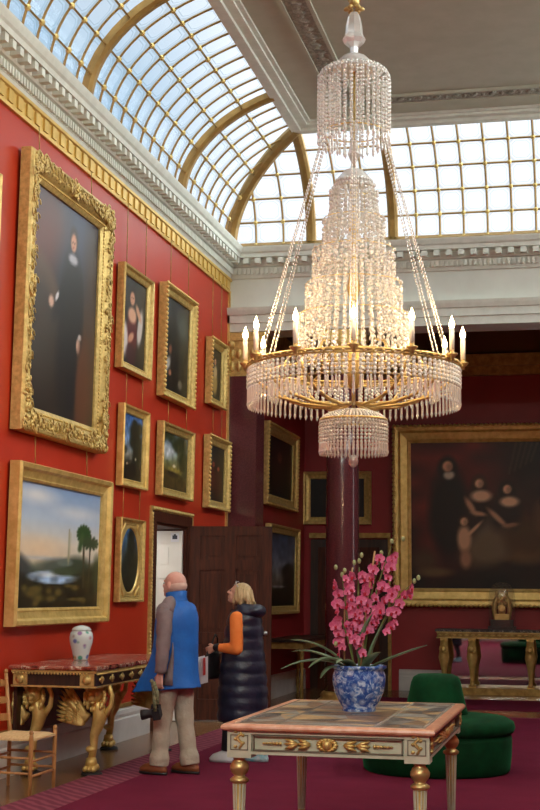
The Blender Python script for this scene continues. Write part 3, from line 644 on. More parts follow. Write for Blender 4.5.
def picture(name, label, loc, rz, W, H, fwid, dep, art, style='plain', tilt=1.0, nx=40, ny=60, chains=(), mats='gilt', group=None, oval=False, seed=1):
    t = thing(name, label, 'painting', loc, (R(tilt), 0, rz), group)
    mb = MB(); frame_mesh(mb, W, H, fwid, dep, PROF['carved' if style == 'carved' else 'plain']); mb.build('frame', mats, t)
    rs = random.Random(seed*13+5)
    def perim(inset, step):
        a = W/2-inset; L = [(-a, inset, a, inset), (a, inset, a, H-inset), (a, H-inset, -a, H-inset), (-a, H-inset, -a, inset)]; out = []
        for x0, z0, x1, z1 in L:
            n_ = max(2, int(math.hypot(x1-x0, z1-z0)/step))
            for i in range(n_): out.append((x0+(x1-x0)*i/n_, z0+(z1-z0)*i/n_, math.atan2(z1-z0, x1-x0)))
        return out
    if style in ('beaded', 'rope', 'carved'):
        mb = MB(); stp = .035 if style == 'carved' else (.07 if style == 'rope' else .05)
        ins = fwid*(.80 if style == 'carved' else .05 if style == 'rope' else .10)
        for x, z, a in perim(ins, stp):
            mb.sph((x, -dep*(.55 if style == 'carved' else .95), z), (stp*.52, stp*.42, stp*.36) if style != 'rope' else (stp*.62, stp*.45, stp*.36), 6, 4, rotm(0, -a+(.5 if style == 'rope' else 0), 0))
        mb.build('beading', 'gilt_bright', t)
    if style == 'carved':
        mb = MB()
        for x, z, a in perim(fwid*.40, .045):
            # leafage is bolder at corners and centres
            fx_ = abs(x)/(W/2-fwid*.36); fz_ = abs(z-H/2)/(H/2-fwid*.36); c_ = min(1, max(0, (min(fx_, fz_)-.55)*4)) + (.6 if min(fx_, fz_) < .12 else 0)
            for q in range(3+int(2*c_)):
                j = fwid*(.20 if c_ < .3 else .30)
                px_, pz_ = x+rs.uniform(-j, j), z+rs.uniform(-j, j); sz = rs.uniform(.011, .021)*(1+.35*c_)
                mb.sph((px_, -dep*(.86+.10*c_), pz_), (sz*1.5, sz*.8, sz*.7), 7, 5, rotm(0, rs.uniform(0, PI), 0))
                if q == 0: mb.tube([(px_+sz*2*math.cos(b), -dep*.95-sz*.5, pz_+sz*2*math.sin(b)) for b in np.linspace(0, 4.5, 6)], sz*.32, 5)
        mb.build('carved_leafage', 'gilt', t)
    if oval:
        # spandrel panel with an oval opening
        w2, h2 = W/2-fwid, H/2-fwid; K = 48; vs = []
        for k in range(K):
            a = 2*PI*k/K; c_, s_ = math.cos(a), math.sin(a); m_ = max(abs(c_), abs(s_))
            vs += [(w2*c_/m_, -dep*.45, H/2+h2*s_/m_), (w2*.93*c_, -dep*.5, H/2+h2*.95*s_), (w2*.88*c_, -dep*.3, H/2+h2*.91*s_)]
        fs = []
        for k in range(K):
            j = (k+1) % K; fs += [(k*3, j*3, j*3+1, k*3+1), (k*3+1, j*3+1, j*3+2, k*3+2)]
        mb = MB(); mb.add(vs, fs, False)
        for sx_ in (-1, 1):
            for sz_ in (-1, 1):
                for q in range(5): mb.sph((sx_*w2*(.88-.06*q), -dep*.5, H/2+sz_*h2*(.78+.045*q)), (.04, .012, .018), 6, 4, rotm(0, sx_*sz_*(.3+q*.3), 0))
        mb.build('spandrel', 'gilt_bright', t)
    canvas(t, W-2*fwid+.01, H-2*fwid+.01, -dep*.22, art, nx, ny, z0=fwid-.005, seed=seed)
    for (cx_, ztop) in chains:
        MB().tube([(cx_, -dep*.3, H-.01), (cx_, .03*0-.02, ztop-loc[2])], .005, 5).build('hanging_chain', 'gilt_dull', t)
    return t
LW = XL+.012
RZ = PI/2
def lp(name, label, y0, y1, z0, z1, fwid, dep, art, **k):
    picture(name, label, (LW, (y0+y1)/2, z0), RZ, y1-y0, z1-z0, fwid, dep, art, **k)
lp('portrait_painting', 'huge full-length portrait of a man in black within a heavily carved gilt frame', 10.95, 13.10, 2.84, 5.27, .23, .12, art_fulllength, style='carved', tilt=.5, nx=70, ny=90, seed=2, chains=((-.75, 5.55), (.6, 5.55)))
lp('portrait_painting', 'sliver of a plain gilt frame cut off by the left edge of the photo', 8.6, 10.40, 3.72, 4.86, .12, .10, art_dark, seed=3, tilt=.3, chains=((-.4, 5.55), (.4, 5.55)))
lp('portrait_painting', 'gilt-framed half-length woman in crimson bodice and white sleeves, next to the huge portrait', 13.58, 14.58, 3.78, 4.88, .09, .09, art_lady, seed=4, tilt=.6, chains=((-.3, 5.55), (.35, 5.55)))
lp('woodland_painting', 'largest of the small upper pictures, dark woodland scene in a leaf-edged gilt frame', 15.03, 16.30, 3.69, 4.99, .11, .10, art_forest, style='beaded', seed=5, tilt=.6, chains=((-.3, 5.55), (.45, 5.55)))
lp('portrait_painting', 'small gilt-framed figure in yellow, high at the far end of the red wall', 17.08, 17.86, 3.88, 4.73, .10, .09, art_yellow, style='beaded', seed=6, tilt=.6, chains=((-.2, 5.55), (.25, 5.55)))
lp('landscape_painting', 'bright tropical lake landscape with palm trees in a wide gilt frame above the console table', 10.96, 13.30, 1.21, 2.58, .15, .11, art_palm, tilt=.5, nx=110, ny=80, seed=7, mats='gilt_bright', chains=((-.7, 2.83), (.6, 2.83)))
lp('landscape_painting', 'upright gilt-framed picture of a dark tree against blue sky, below the woman in crimson', 13.70, 14.56, 2.58, 3.43, .085, .08, art_tree, seed=8, tilt=.6, mats='gilt_bright', chains=((-.25, 3.77), (.3, 3.77)))
lp('landscape_painting', 'gilt-framed pastoral valley landscape hanging above the doorway', 15.06, 16.34, 2.58, 3.41, .095, .09, art_valley, seed=9, tilt=.6, chains=((-.3, 3.68), (.45, 3.68)))
lp('portrait_painting', 'narrow gilt-framed picture of two dim faces, lowest at the far end of the red wall', 17.05, 18.10, 2.56, 3.48, .11, .09, art_couple, style='beaded', seed=10, tilt=.6, chains=((-.2, 3.87), (.25, 3.87)))
lp('oval_painting', 'oval landscape in a rectangular gilt mount beside the doorway', 13.72, 14.52, 1.40, 2.26, .07, .07, art_oval, oval=True, seed=11, tilt=.5, chains=((-.25, 2.57), (.3, 2.57)))
# alcove pictures
picture('family_portrait', 'vast dark group portrait of a family in a broad gilt frame with a rope edge', (-.88, AY-.012, 1.33), 0, 4.28, 2.87, .28, .14, art_family, style='rope', tilt=1.5, nx=170, ny=110, seed=12, mats='gilt_bright')
picture('portrait_painting', 'dark gilt-framed picture hung behind the porphyry column', (-3.95, AY-.012, 2.62), 0, 1.12, .86, .12, .08, art_dark, tilt=1, seed=13)
picture('portrait_painting', 'dim picture in heavy gilt frame high on the alcove side wall left of the column', (AX0+.012, 20.55, 2.76), RZ, 2.15, 1.18, .16, .10, art_dark, style='beaded', tilt=1, seed=14)
picture('landscape_painting', 'dusky coastal landscape with a cliff, low on the alcove side wall behind the open door', (AX0+.012, 20.80, 1.20), RZ, 2.15, 1.30, .12, .09, art_dusk, tilt=.5, seed=15, nx=60)

# ------------------------------------------------------------------ console table on the left wall
def griffin(parent, x, y, mirror=1, face_=0):
    m = thing_part = bpy.data.objects.new('griffin_leg', None)
    mb = MB(); S = lambda a, b, c: (a, b, c)
    body = [(-.02, 0, .10), (0, 0, .20), (.0, 0, .30), (.03, 0, .38), (.05, 0, .46), (.03, 0, .54), (.0, 0, .62)]
    mb.tube(body, [.032, .030, .038, .052, .062, .056, .05], 12)
    mb.sph((-.02, 0, .19), (.052, .05, .03), 10, 6)            # collar
    mb.tube([(-.02, 0, .12), (-.015, -.01, .05)], [.04, .055], 10)
    for k in (-1, 0, 1): mb.sph((.02, -.05+k*0+.0, .035) if False else (-.01+k*.035, -.06, .035), (.024, .045, .028), 8, 5)
    mb.sph((-.01, 0, .045), (.065, .06, .04), 10, 6)
    # head turned to the room
    mb.sph((.01, -.05, .635), (.064, .065, .070), 12, 8); mb.sph((.015, -.12, .610), (.036, .035, .030), 8, 6); mb.sph((.015, -.15, .622), (.016, .012, .012), 6, 4)
    mb.sph((-.014, -.108, .655), .014, 6, 4); mb.sph((.044, -.108, .655), .014, 6, 4); mb.sph((.015, -.12, .575), (.024, .03, .012), 6, 4); mb.sph((-.05, -.07, .69), .022, 6, 4); mb.sph((.07, -.07, .69), .022, 6, 4)
    rs = random.Random(3)
    for k in range(70):
        a = rs.uniform(0, 2*PI); q_ = rs.uniform(.6, 1.1)
        mb.sph((.01+.088*q_*math.cos(a), -.045+.05*(1-q_)*2, .62+.098*q_*math.sin(a)), (.016, .026, .026), 6, 4, rotm(rs.uniform(-.4, .4), 0, 0))
    # wing of layered feathers sweeping back
    for k in range(9):
        t = k/8
        for row, (L, o) in enumerate(((.24, 0), (.17, -.025), (.10, -.045))):
            a = R(126+t*46); ox, oz = -.05-.02*t, .44-.07*t
            L2 = L*(1.0+.35*(1-t)); c = (ox+math.cos(a)*L2*.55, -.02+o*.8, oz+math.sin(a)*L2*.55+.02)
            mb.sph(c, (L2*.55, .014, .020), 8, 5, rotm(0, -a, 0))
    mb.tube([(-.05, -.03, .44), (-.12, -.03, .48), (-.18, -.03, .55), (-.24, -.03, .60)], [.045, .04, .035, .02], 8)
    # scroll behind the neck
    mb.tube([(.09, 0, .47), (.14, 0, .54), (.15, 0, .63), (.12, 0, .70), (.09, 0, .72)], [.03, .024, .02, .022, .014], 8)
    o = mb.build('griffin_leg', 'gilt_bright', parent, loc=(x, y, .02), rot=(0, 0, face_)); o.scale = (mirror, 1, 1)
    MB().lathe([(.085, 0), (.09, .01), (.08, .025)], n=14).build('pad', 'black_rubber', o, loc=(-.005, -.02, -.018))
    return o
bpy.data.objects  # keep
ct = thing('console_table', 'gilt griffin-legged console table with red marble top against the red wall', 'table', (0, 0, 0))
CX0, CX1, CY0, CY1 = XL+.055, -3.88, 11.02, 13.45
ct.location = ((CX0+CX1)/2, (CY0+CY1)/2, 0); ox, oy = ct.location.x, ct.location.y
mb = MB(); hw, hd = (CX1-CX0)/2, (CY1-CY0)/2
mb.lathe([(1, 0), (1.012, .01), (1.012, .025), (1, .035)], n=4, smooth=False, rot=Matrix.Rotation(PI/4, 3, 'Z'))
mb.v = [(v[0]*hw*math.sqrt(2), v[1]*hd*math.sqrt(2), v[2]+.865) for v in mb.v]
mb.build('marble_top', 'red_marble', ct)
mb = MB(); mb.b2(-hw+.02, hw-.02, -hd+.02, hd-.02, .74, .865); mb.build('frieze', 'dark_wood', ct)
mb = MB(); mb.b2(-hw+.01, hw-.01, -hd+.01, hd-.01, .845, .865).b2(-hw+.01, hw-.01, -hd+.01, hd-.01, .728, .742)
for k in range(24): mb.sph((-hw+.03+k*.0275, -hd+.005, .838), (.011, .012, .010), 6, 4)
for k in range(80): mb.sph((hw-.005, -hd+.03+k*.029, .838), (.012, .011, .010), 6, 4)
for k in range(9): mb.sph((hw-.012, -hd+.15+k*.26, .79), (.010, .07, .022), 8, 5); mb.sph((hw-.01, -hd+.15+k*.26, .79), (.014, .02, .035), 8, 5)
for xx in (-hw+.09, hw-.09): mb.b2(xx-.06, xx+.06, -hd+.008, -hd+.02, .745, .84); mb.lathe([(.035, 0), (.038, .008), (.02, .014), (.01, .016)], (xx, -hd+.008, .79), 12, rot=rotm(PI/2))
mb.build('gilt_mounts', 'gilt', ct)
griffin(ct, hw-.14, -hd+.36); griffin(ct, -hw+.12, -hd+.26); griffin(ct, hw-.10, hd-.20); griffin(ct, -hw+.12, hd-.20)
# back panel under console
MB().b2(-hw, -hw+.03, -hd+.1, hd-.1, .34, .73).build('back_board', 'dark_wood', ct)

v = thing('lidded_vase', 'white porcelain vase with small coloured flowers on the red marble console', 'vase', (-4.40, 12.05, .901)); v.scale = (1.12, 1.12, 1.05)
MB().lathe([(.055, 0), (.058, .015), (.062, .03), (.075, .09), (.092, .15), (.095, .19), (.088, .225), (.07, .245)], n=28).build('body', 'famille_porcelain', v)
MB().lathe([(.074, .243), (.078, .255), (.06, .275), (.03, .285), (.012, .29)], n=24).build('lid', 'famille_porcelain', v)

# ------------------------------------------------------------------ rush seated chair
ch = thing('ladder_back_chair', 'light wooden ladder-back chair with a woven rush seat at the left edge', 'chair', (-4.25, 10.33, .001))
def leg(mb, x, y, h, r=.016, fin=True, lean=0):
    mb.tube([(x-lean*0, y, 0), (x, y, .2), (x, y, .42), (x-lean, y, h)], [r*.8, r, r*1.05, r*.9], 10)
    if fin: mb.sph((x-lean, y, h+.012), (r*1.15, r*1.15, r*1.3), 8, 6)
for x, y in ((.20, -.25), (.20, .23)): mb = MB(); leg(mb, x, y, .445); mb.build('front_leg', 'chair_wood', ch)
for y in (-.21, .27): mb = MB(); leg(mb, -.19, y, .86, lean=.05); mb.build('back_post', 'chair_wood', ch)
mb = MB()
for z in (.14, .25): mb.tube([(.2, -.25, z), (.2, .23, z)], .010, 6); mb.tube([(-.19, -.21, z+.02), (.2, -.25, z+.02)], .010, 6); mb.tube([(-.19, .27, z+.02), (.2, .23, z+.02)], .010, 6); mb.tube([(-.19, -.21, z), (-.19, .27, z)], .010, 6)
mb.build('stretcher', 'chair_wood', ch)
for z in (.52, .65, .78):
    mb = MB(); K = 8; vs = []
    for k in range(K+1):
        t = k/K; y = -.21+.48*t; x = -.19-.05*(z-.42)/.44-.03*math.sin(PI*t); zz = .028+.012*math.sin(PI*t)
        vs += [(x-.005, y, z-.02), (x+.005, y, z-.02), (x+.005, y, z+zz), (x-.005, y, z+zz)]
    mb.add(vs, [(k*4+j, k*4+(j+1) % 4, k*4+4+(j+1) % 4, k*4+4+j) for k in range(K) for j in range(4)]); mb.build('slat', 'chair_wood', ch)
mb = MB(); vs = []; K = 10
for j in range(K+1):
    for i in range(K+1):
        u, vv = i/K*2-1, j/K*2-1; x = .005+.205*u; y = .01+(.245+.0*u)*vv - .02*u; e = min(1, 2.5*(1-max(abs(u), abs(vv)))); vs.append((x, y, .405+.028*math.sqrt(max(0, e))-.01*(1-abs(u))*(1-abs(vv))))
fs = [(j*(K+1)+i, j*(K+1)+i+1, (j+1)*(K+1)+i+1, (j+1)*(K+1)+i) for j in range(K) for i in range(K)]
mb.add(vs, fs, True); mb.add([(a, b, .398) for a, b, c in vs], [tuple(reversed(f_)) for f_ in fs]); mb.b2(-.19, .21, -.245, .235, .396, .412)
mb.build('rush_seat', 'rush', ch)

# ------------------------------------------------------------------ central inlaid table
TX0, TX1, TY0, TY1, TH = -1.95, -.80, 7.56, 9.46, .80
tb = thing('inlaid_table', 'cream and gilt rectangular table with inlaid stone top under the potted orchid', 'table', ((TX0+TX1)/2, (TY0+TY1)/2, .0128))
tw, td = (TX1-TX0)/2, (TY1-TY0)/2; TT = TH-.012
mb = MB(); mb.b2(-tw+.01, tw-.01, -td+.01, td-.01, TT-.035, TT-.004)
K = 8; vs = []
for cxx, cyy in ((-1, -1), (1, -1), (1, 1), (-1, 1)):
    for (o_, z) in ((-.06, TT), (-.012, TT), (0, TT-.008), (.003, TT-.018), (0, TT-.028), (-.012, TT-.036), (-.06, TT-.036)): vs.append((cxx*(tw+o_), cyy*(td+o_), z))
mb.add(vs, [(c*7+k, ((c+1) % 4)*7+k, ((c+1) % 4)*7+(k+1) % 7, c*7+(k+1) % 7) for c in range(4) for k in range(7)], False)
mb.build('stone_border', 'coral_marble', tb)
MB().b2(-tw+.055, tw-.055, -td+.055, td-.055, TT-.004, TT+.0012).build('inlay_ground', 'cream_line', tb)
rs = random.Random(4); pal = ['grey_marble', 'brown_agate', 'grey_agate', 'ochre_agate']
xs = [-tw+.065, -.28, .25, tw-.065]; ys = [-td+.065, -.62, -.22, .22, .62, td-.065]
cell = {k: MB() for k in pal}
for i in range(3):
    for j in range(5):
        x0, x1, y0, y1 = xs[i]+.012, xs[i+1]-.012, ys[j]+.012, ys[j+1]-.012; cx_, cy_ = (x0+x1)/2, (y0+y1)/2
        e = TT+.0022; c_ = (cx_+rs.uniform(-.05, .05), cy_+rs.uniform(-.05, .05)); pts = [(x0, y0), (cx_, y0), (x1, y0), (x1, cy_), (x1, y1), (cx_, y1), (x0, y1), (x0, cy_)]
        for q in range(8):
            a, b = pts[q], pts[(q+1) % 8]; mm = cell[pal[(i*2+j+q//2+rs.randint(0, 1)) % 4]]; z0 = TT+.0005
            tri = [(a[0], a[1], e), (b[0], b[1], e), (c_[0], c_[1], e)]; mm.add(tri, [(0, 1, 2)])
for k, mm in cell.items(): mm.build('inlay', k, tb)['label'] = 'inlaid panels of ' + {'grey_marble': 'black and white', 'brown_agate': 'brown', 'grey_agate': 'grey-green', 'ochre_agate': 'ochre'}[k] + ' veined stone'
A0, A1, AZ0, AZ1 = .03, .05, .628, TT-.037
mb = MB(); mb.b2(-tw+A1, tw-A1, -td+A1, td-A1, AZ0+.01, AZ1)
for z0, z1 in ((AZ1-.016, AZ1), (AZ0, AZ0+.016)): mb.b2(-tw+A0, tw-A0, -td+A0, td-A0, z0, z1)
for sx_ in (-1, 1):
    for sy_ in (-1, 1): mb.box((sx_*(tw-.03-.065), sy_*(td-.03-.065), (AZ0-.02+AZ1)/2), (.133, .133, AZ1-AZ0+.019))
mb.build('apron', 'cream_paint', tb)
# panel mouldings / recess lines
mb = MB(); e = .002
def rectline(mb, face, c, w_, h_, t=.006):
    # face 'x+' 'x-' 'y-' 'y+'
    def bb(a0, a1, z0, z1):
        if face == 'y-': mb.b2(a0, a1, -td+A0-.004, -td+A1, z0, z1)
        elif face == 'y+': mb.b2(a0, a1, td-A1, td-A0+.001, z0, z1)
        elif face == 'x+': mb.b2(tw-A1, tw-A0+.004, a0, a1, z0, z1)
        else: mb.b2(-tw+A0-.001, -tw+A1, a0, a1, z0, z1)
    z = (AZ0+AZ1)/2
    bb(c-w_/2, c+w_/2, z+h_/2-t, z+h_/2); bb(c-w_/2, c+w_/2, z-h_/2, z-h_/2+t); bb(c-w_/2, c-w_/2+t, z-h_/2, z+h_/2); bb(c+w_/2-t, c+w_/2, z-h_/2, z+h_/2)
hA = AZ1-AZ0-.04
for fc in ('y-', 'y+'): rectline(mb, fc, 0, 2*tw-.34, hA)
for fc in ('x+', 'x-'): rectline(mb, fc, 0, 2*td-.34, hA)
for s_ in (-1, 1):
    for fc in ('y-', 'y+'): rectline(mb, fc, s_*(tw-.095), .10, hA)
    for fc in ('x+', 'x-'): rectline(mb, fc, s_*(td-.095), .10, hA)
mb.build('panel_line', 'cream_groove', tb)
# gilt mounts
def mount(fn, length, nm):
    mb = MB(); z = (AZ0+AZ1)/2
    mb.sph(fn(0, z, .008), (.03, .03, .03), 10, 6)
    for k in range(14):
        a = 2*PI*k/14; c = Vector(fn(.045*math.cos(a), z+.028*math.sin(a), .006)); mb.sph(c, (.016, .016, .010), 6, 4)
    for s_ in (-1, 1):
        for k, (u, L) in enumerate(((.12, .045), (.19, .045))):
            mb.tube([fn(s_*u-s_*.03, z, .004), fn(s_*u, z+.012, .014), fn(s_*(u+L*.9), z+.026, .006)], [.006, .013, .002], 6)
            mb.tube([fn(s_*u-s_*.03, z, .004), fn(s_*u, z-.012, .014), fn(s_*(u+L*.9), z-.026, .006)], [.006, .013, .002], 6)
            mb.tube([fn(s_*u-s_*.03, z, .004), fn(s_*u, z, .016), fn(s_*(u+L), z, .006)], [.006, .013, .002], 6)
        for k in range(6): mb.sph(fn(s_*(.255+k*.018), z, .006), (.010, .010, .010-.001*k), 6, 4)
    mb.build(nm, 'gilt_bright', tb)
mount(lambda u, z, o: (u, -td+A0-o+.012, z), 1, 'gilt_mount')
mount(lambda u, z, o: (tw-A0+o-.012, u*1.6, z), 1, 'gilt_mount')
for sx_ in (-1, 1):
    for (fx_, base) in ((lambda u, z: (sx_*(tw-.095)+u, -td+.025, z), 0), (lambda u, z: (tw-.025, sx_*(td-.095)+u, z), 0)):
        z0 = AZ0+.03; mb = MB()
        mb.tube([fx_(.0, z0), fx_(.018, z0+.025), fx_(-.014, z0+.055), fx_(.012, z0+.08), fx_(0, z0+.095)], [.007, .010, .011, .009, .003], 6)
        for q in range(5): mb.sph(fx_((.02 if q % 2 else -.02), z0+.01+q*.02), (.012, .012, .009), 6, 4)
        mb.build('corner_mount', 'gilt', tb)
for sx_ in (-1, 1):
    for sy_ in (-1, 1):
        x, y = sx_*(tw-.085), sy_*(td-.085)
        L_ = MB().lathe([(.028, 0), (.030, .03), (.022, .05), (.030, .07), (.026, .09), (.036, .30), (.040, .46)], (0, 0, 0), 20, flute=0)
        # fluted shaft
        L2 = MB(); prof = [(.024, .09), (.037, .47)]; vs = []; Kf = 48
        for r, z in prof:
            for i in range(Kf): a = 2*PI*i/Kf; rr = r*(1-.16*(math.cos(a*10) < -.1)); vs.append((rr*math.cos(a), rr*math.sin(a), z))
        L2.add(vs, [(i, (i+1) % Kf, Kf+(i+1) % Kf, Kf+i) for i in range(Kf)], False)
        lo = L2.build('leg', 'cream_paint', tb, loc=(x, y, 0))
        MB().lathe([(.020, .09), (.0335, .47)], n=16).build('flute_ground', 'gilt_dull', lo)
        MB().lathe([(.022, 0), (.026, .02), (.018, .04), (.026, .06), (.024, .09)], n=20).build('foot', 'brass', lo)
        MB().lathe([(.036, .468), (.050, .478), (.052, .49), (.036, .502), (.028, .508), (.042, .522), (.052, .545), (.052, .560), (.040, .582), (.026, .594), (.036, .602), (.036, .610)], n=24).build('collar', 'brass', lo)

# ------------------------------------------------------------------ potted orchid
oc = thing('potted_orchid', 'pink orchid in a blue and white porcelain bowl on the inlaid table', 'plant', (-1.365, 8.62, TH+.003))
MB().lathe([(.10, 0), (.105, .008), (.10, .02), (.125, .06), (.152, .12), (.162, .18), (.160, .215), (.150, .240), (.152, .248), (.168, .256), (.168, .272), (.150, .272), (.145, .255), (.14, .23)], n=40, caps=False).build('pot', 'blue_porcelain', oc)
mb = MB(); mb.lathe([(.001, .001), (.10, .001)], n=24, caps=False); mb.lathe([(.001, .235), (.08, .24), (.142, .232)], n=24, caps=False); mb.build('soil', 'soil', oc)
def leafmesh(mb, pts, wid, droop=.25):
    vs = []; K = len(pts)
    for k, p in enumerate(pts):
        p = Vector(p); d = (Vector(pts[min(k+1, K-1)])-Vector(pts[max(0, k-1)])).normalized(); sd = d.cross(Vector((0, 0, 1)))
        if sd.length < .1: sd = Vector((1, 0, 0))
        sd.normalize(); upv = sd.cross(d); t = k/(K-1); w_ = wid*math.sin(PI*min(1, .12+t*.86))**.6
        for s_, h in ((-1, .25), (-.5, .08), (0, 0), (.5, .08), (1, .25)): vs.append(p+sd*s_*w_+upv*h*w_)
        for s_, h in ((.5, .02), (0, -.1), (-.5, .02)): vs.append(p+sd*s_*w_+upv*(h-.05)*w_)
    fs = [(k*8+j, k*8+(j+1) % 8, k*8+8+(j+1) % 8, k*8+8+j) for k in range(K-1) for j in range(8)]
    mb.add(vs, fs, True)
def bez(p0, p1, p2, n_=9): return [tuple((1-t)**2*a+2*t*(1-t)*b+t*t*c for a, b, c in zip(p0, p1, p2)) for t in [i/(n_-1) for i in range(n_)]]
leaves = [((-.05, 0, .24), (-.2, -.05, .42), (-.40, -.1, .42), .036), ((-.04, -.03, .24), (-.22, -.1, .36), (-.44, -.2, .25), .034), ((-.05, .04, .24), (-.3, .1, .38), (-.44, .1, .34), .030),
          ((-.02, -.06, .24), (-.15, -.16, .38), (-.27, -.22, .26), .042), ((-.01, -.07, .25), (-.06, -.18, .34), (-.10, -.22, .29), .034), ((.04, -.03, .24), (.2, -.08, .33), (.42, -.05, .40), .038),
          ((.02, 0, .25), (.0, -.02, .45), (.09, -.04, .58), .036), ((.05, .02, .25), (.08, 0, .42), (.17, .02, .56), .040), ((.03, -.05, .24), (.10, -.14, .34), (.16, -.2, .36), .036), ((-.06, -.05, .25), (-.16, -.14, .30), (-.2, -.2, .20), .028)]
for a, b, c, w_ in leaves: mb = MB(); leafmesh(mb, bez(a, b, c), w_); mb.build('leaf', 'leaf', oc)
stems = [((-.03, 0, .24), (-.08, 0, .60), (-.10, -.03, .80)), ((0, 0, .24), (-.02, .02, .60), (.0, .0, .86)), ((.02, 0, .24), (.06, .0, .65), (.20, .0, .99)), ((.04, 0, .24), (.12, 0, .58), (.32, -.02, .76)), ((-.02, -.03, .24), (-.06, -.04, .45), (-.10, -.06, .54)), ((.01, .02, .24), (.03, .04, .62), (.13, .05, .92))]
for s_ in stems: MB().tube(bez(*s_, 12), [.006]*8+[.005, .004, .003, .002], 6).build('flower_stem', 'stem', oc)
MB().tube([(.01, -.02, .22), (.045, -.02, .6), (.10, -.02, .96)], .006, 6).build('cane', 'cane', oc)
MB().tube([(-.09, 0, .22), (-.09, 0, .6), (-.04, 0, .86)], .005, 6).build('cane', 'cane', oc)
def petal(mb, a, L, w_, curl=.3):
    ca, sa = math.cos(a), math.sin(a); vs = []; K = 5
    for k in range(K+1):
        t = k/K; ww = w_*math.sin(PI*(.08+.86*t))**.7; y = -curl*L*t*t*.5-.002
        for s_ in (-1, 0, 1): x_, z_ = s_*ww, L*t; vs.append((x_*ca+z_*sa, y-(.006 if s_ else 0), -x_*sa+z_*ca))
    mb.add(vs, [(k*3+j, k*3+j+1, k*3+4+j, k*3+3+j) for k in range(K) for j in range(2)], True)
mb = MB()
for a in (0, R(125), R(-125)): petal(mb, a, .034, .012)
for a in (R(68), R(-68)): petal(mb, a, .034, .020, .2)
mb.cur = 1; mb.sph((0, -.012, -.006), (.008, .012, .008), 6, 5); mb.sph((0, -.018, -.014), (.009, .007, .004), 6, 4)
fl0 = mb.build('flower', ['petal', 'lip'], oc); first = True
rs = random.Random(11)
def blossom(x, y, z, sc, rz, rx):
    global first
    if first: o = fl0; first = False
    else: o = fl0.copy(); col.objects.link(o); o.parent = oc
    o.location = (x, y, z); o.rotation_euler = (rx, rs.uniform(-.5, .5), rz); o.scale = (sc,)*3
cnt = 0
for si, s_ in enumerate(stems):
    pts = bez(*s_, 40); k0 = 13 if si != 4 else 10; nf = (18, 16, 20, 18, 11, 16)[si]
    for q in range(nf):
        p = pts[min(37, int(k0+(38-k0)*q/nf))]; sd = 1 if q % 2 else -1; r = .050*rs.uniform(.6, 1.25)*(1.25-.6*q/nf)
        blossom(p[0]+sd*r, p[1]+rs.uniform(-.06, .0), p[2]+rs.uniform(-.015, .02), rs.uniform(.75, 1.2), sd*rs.uniform(-.2, 1.3), rs.uniform(-.35, .35)); cnt += 1
for p in ((-.10, -.03, .815), (-.14, -.03, .86), (-.085, -.03, .84), (0, 0, .90), (-.03, 0, .89), (.015, 0, .935), (.20, 0, 1.02), (.27, 0, 1.035), (.34, -.02, .78), (.365, -.02, .80), (.13, .05, .95), (-.13, -.08, .40)):
    MB().sph((0, 0, 0), (.012, .012, .017), 8, 6).build('bud', 'bud', oc, loc=p)

# ------------------------------------------------------------------ green velvet seat
ot = thing('round_settee', 'round deep green velvet settee with a raised central back', 'settee', (-1.30, 12.45, .013))
MB().lathe([(.60, 0), (.625, .02), (.64, .15), (.645, .28), (.635, .325)], n=56).build('skirt', 'green_velvet', ot)
MB().lathe([(.60, .318), (.655, .335), (.672, .375), (.66, .42), (.60, .455), (.40, .475), (.20, .48)], n=56).build('seat_cushion', 'green_velvet', ot)
MB().lathe([(.275, .47), (.255, .55), (.23, .66), (.215, .74), (.195, .785), (.15, .81), (.05, .815), (.001, .815)], n=40).build('centre_back', 'green_velvet', ot)

# ------------------------------------------------------------------ alcove console with mirror
mc = thing('mirror_console', 'low gilt console with stone top and mirrored back under the family portrait', 'table', (-.88, AY-.32, 0))
MB().b2(-1.44, 1.44, -.26, .26, .945, .98).build('stone_top', 'grey_marble', mc)
mb = MB(); mb.b2(-1.41, 1.41, -.24, .25, .85, .945); mb.build('frieze', 'gilt_dull', mc)
mb = MB(); mb.b2(-1.42, 1.42, -.25, -.235, .93, .945).b2(-1.42, 1.42, -.25, -.235, .845, .858); 
for k in range(28): mb.sph((-1.36+k*.1, -.245, .895), (.035, .012, .018), 6, 4)
mb.build('gilt_mounts', 'gilt', mc)
MB().b2(-1.36, 1.36, .20, .215, .10, .85).build('mirror', 'mirror_glass', mc)
MB().b2(-1.44, 1.44, -.26, .26, 0, .10).build('plinth', 'gilt_dull', mc)
for x in (-1.31, -.88, 0, .88, 1.31):
    mb = MB(); mb.tube([(0, 0, .10), (0, 0, .2), (0, -.02, .4), (0, -.05, .55), (0, -.03, .68), (0, 0, .84)], [.035, .03, .05, .085, .07, .05], 10)
    mb.box((0, 0, .83), (.11, .11, .05)); mb.box((0, 0, .12), (.11, .11, .05))
    mb.sph((0, -.11, .68), (.05, .05, .06), 10, 6); mb.sph((0, -.155, .665), (.025, .025, .025), 8, 5)
    for k in range(14): a = 2*PI*k/14; mb.sph((.055*math.cos(a), -.10+.02*math.sin(a*2), .68+.06*math.sin(a)), (.018, .022, .022), 6, 4)
    mb.tube([(0, -.05, .2), (.0, -.08, .13)], [.03, .04], 8)
    mb.build('lion_leg', 'gilt_bright', mc, loc=(x, -.16, 0))
ck = thing('mantel_clock', 'gilt figure clock under a glass dome on the mirrored console', 'clock', (-1.31, AY-.32, .981))
MB().b2(-.21, .21, -.13, .13, 0, .05).b2(-.17, .17, -.10, .10, .05, .15).build('plinth', 'dark_wood', ck)
mb = MB(); mb.b2(-.11, .11, -.07, .07, .15, .24).lathe([(.05, .24), (.06, .30), (.035, .36), (.05, .42)], n=14)
mb.lathe([(.06, 0), (.062, .02), (.05, .03)], (0, -.06, .33), 18, rot=rotm(PI/2))
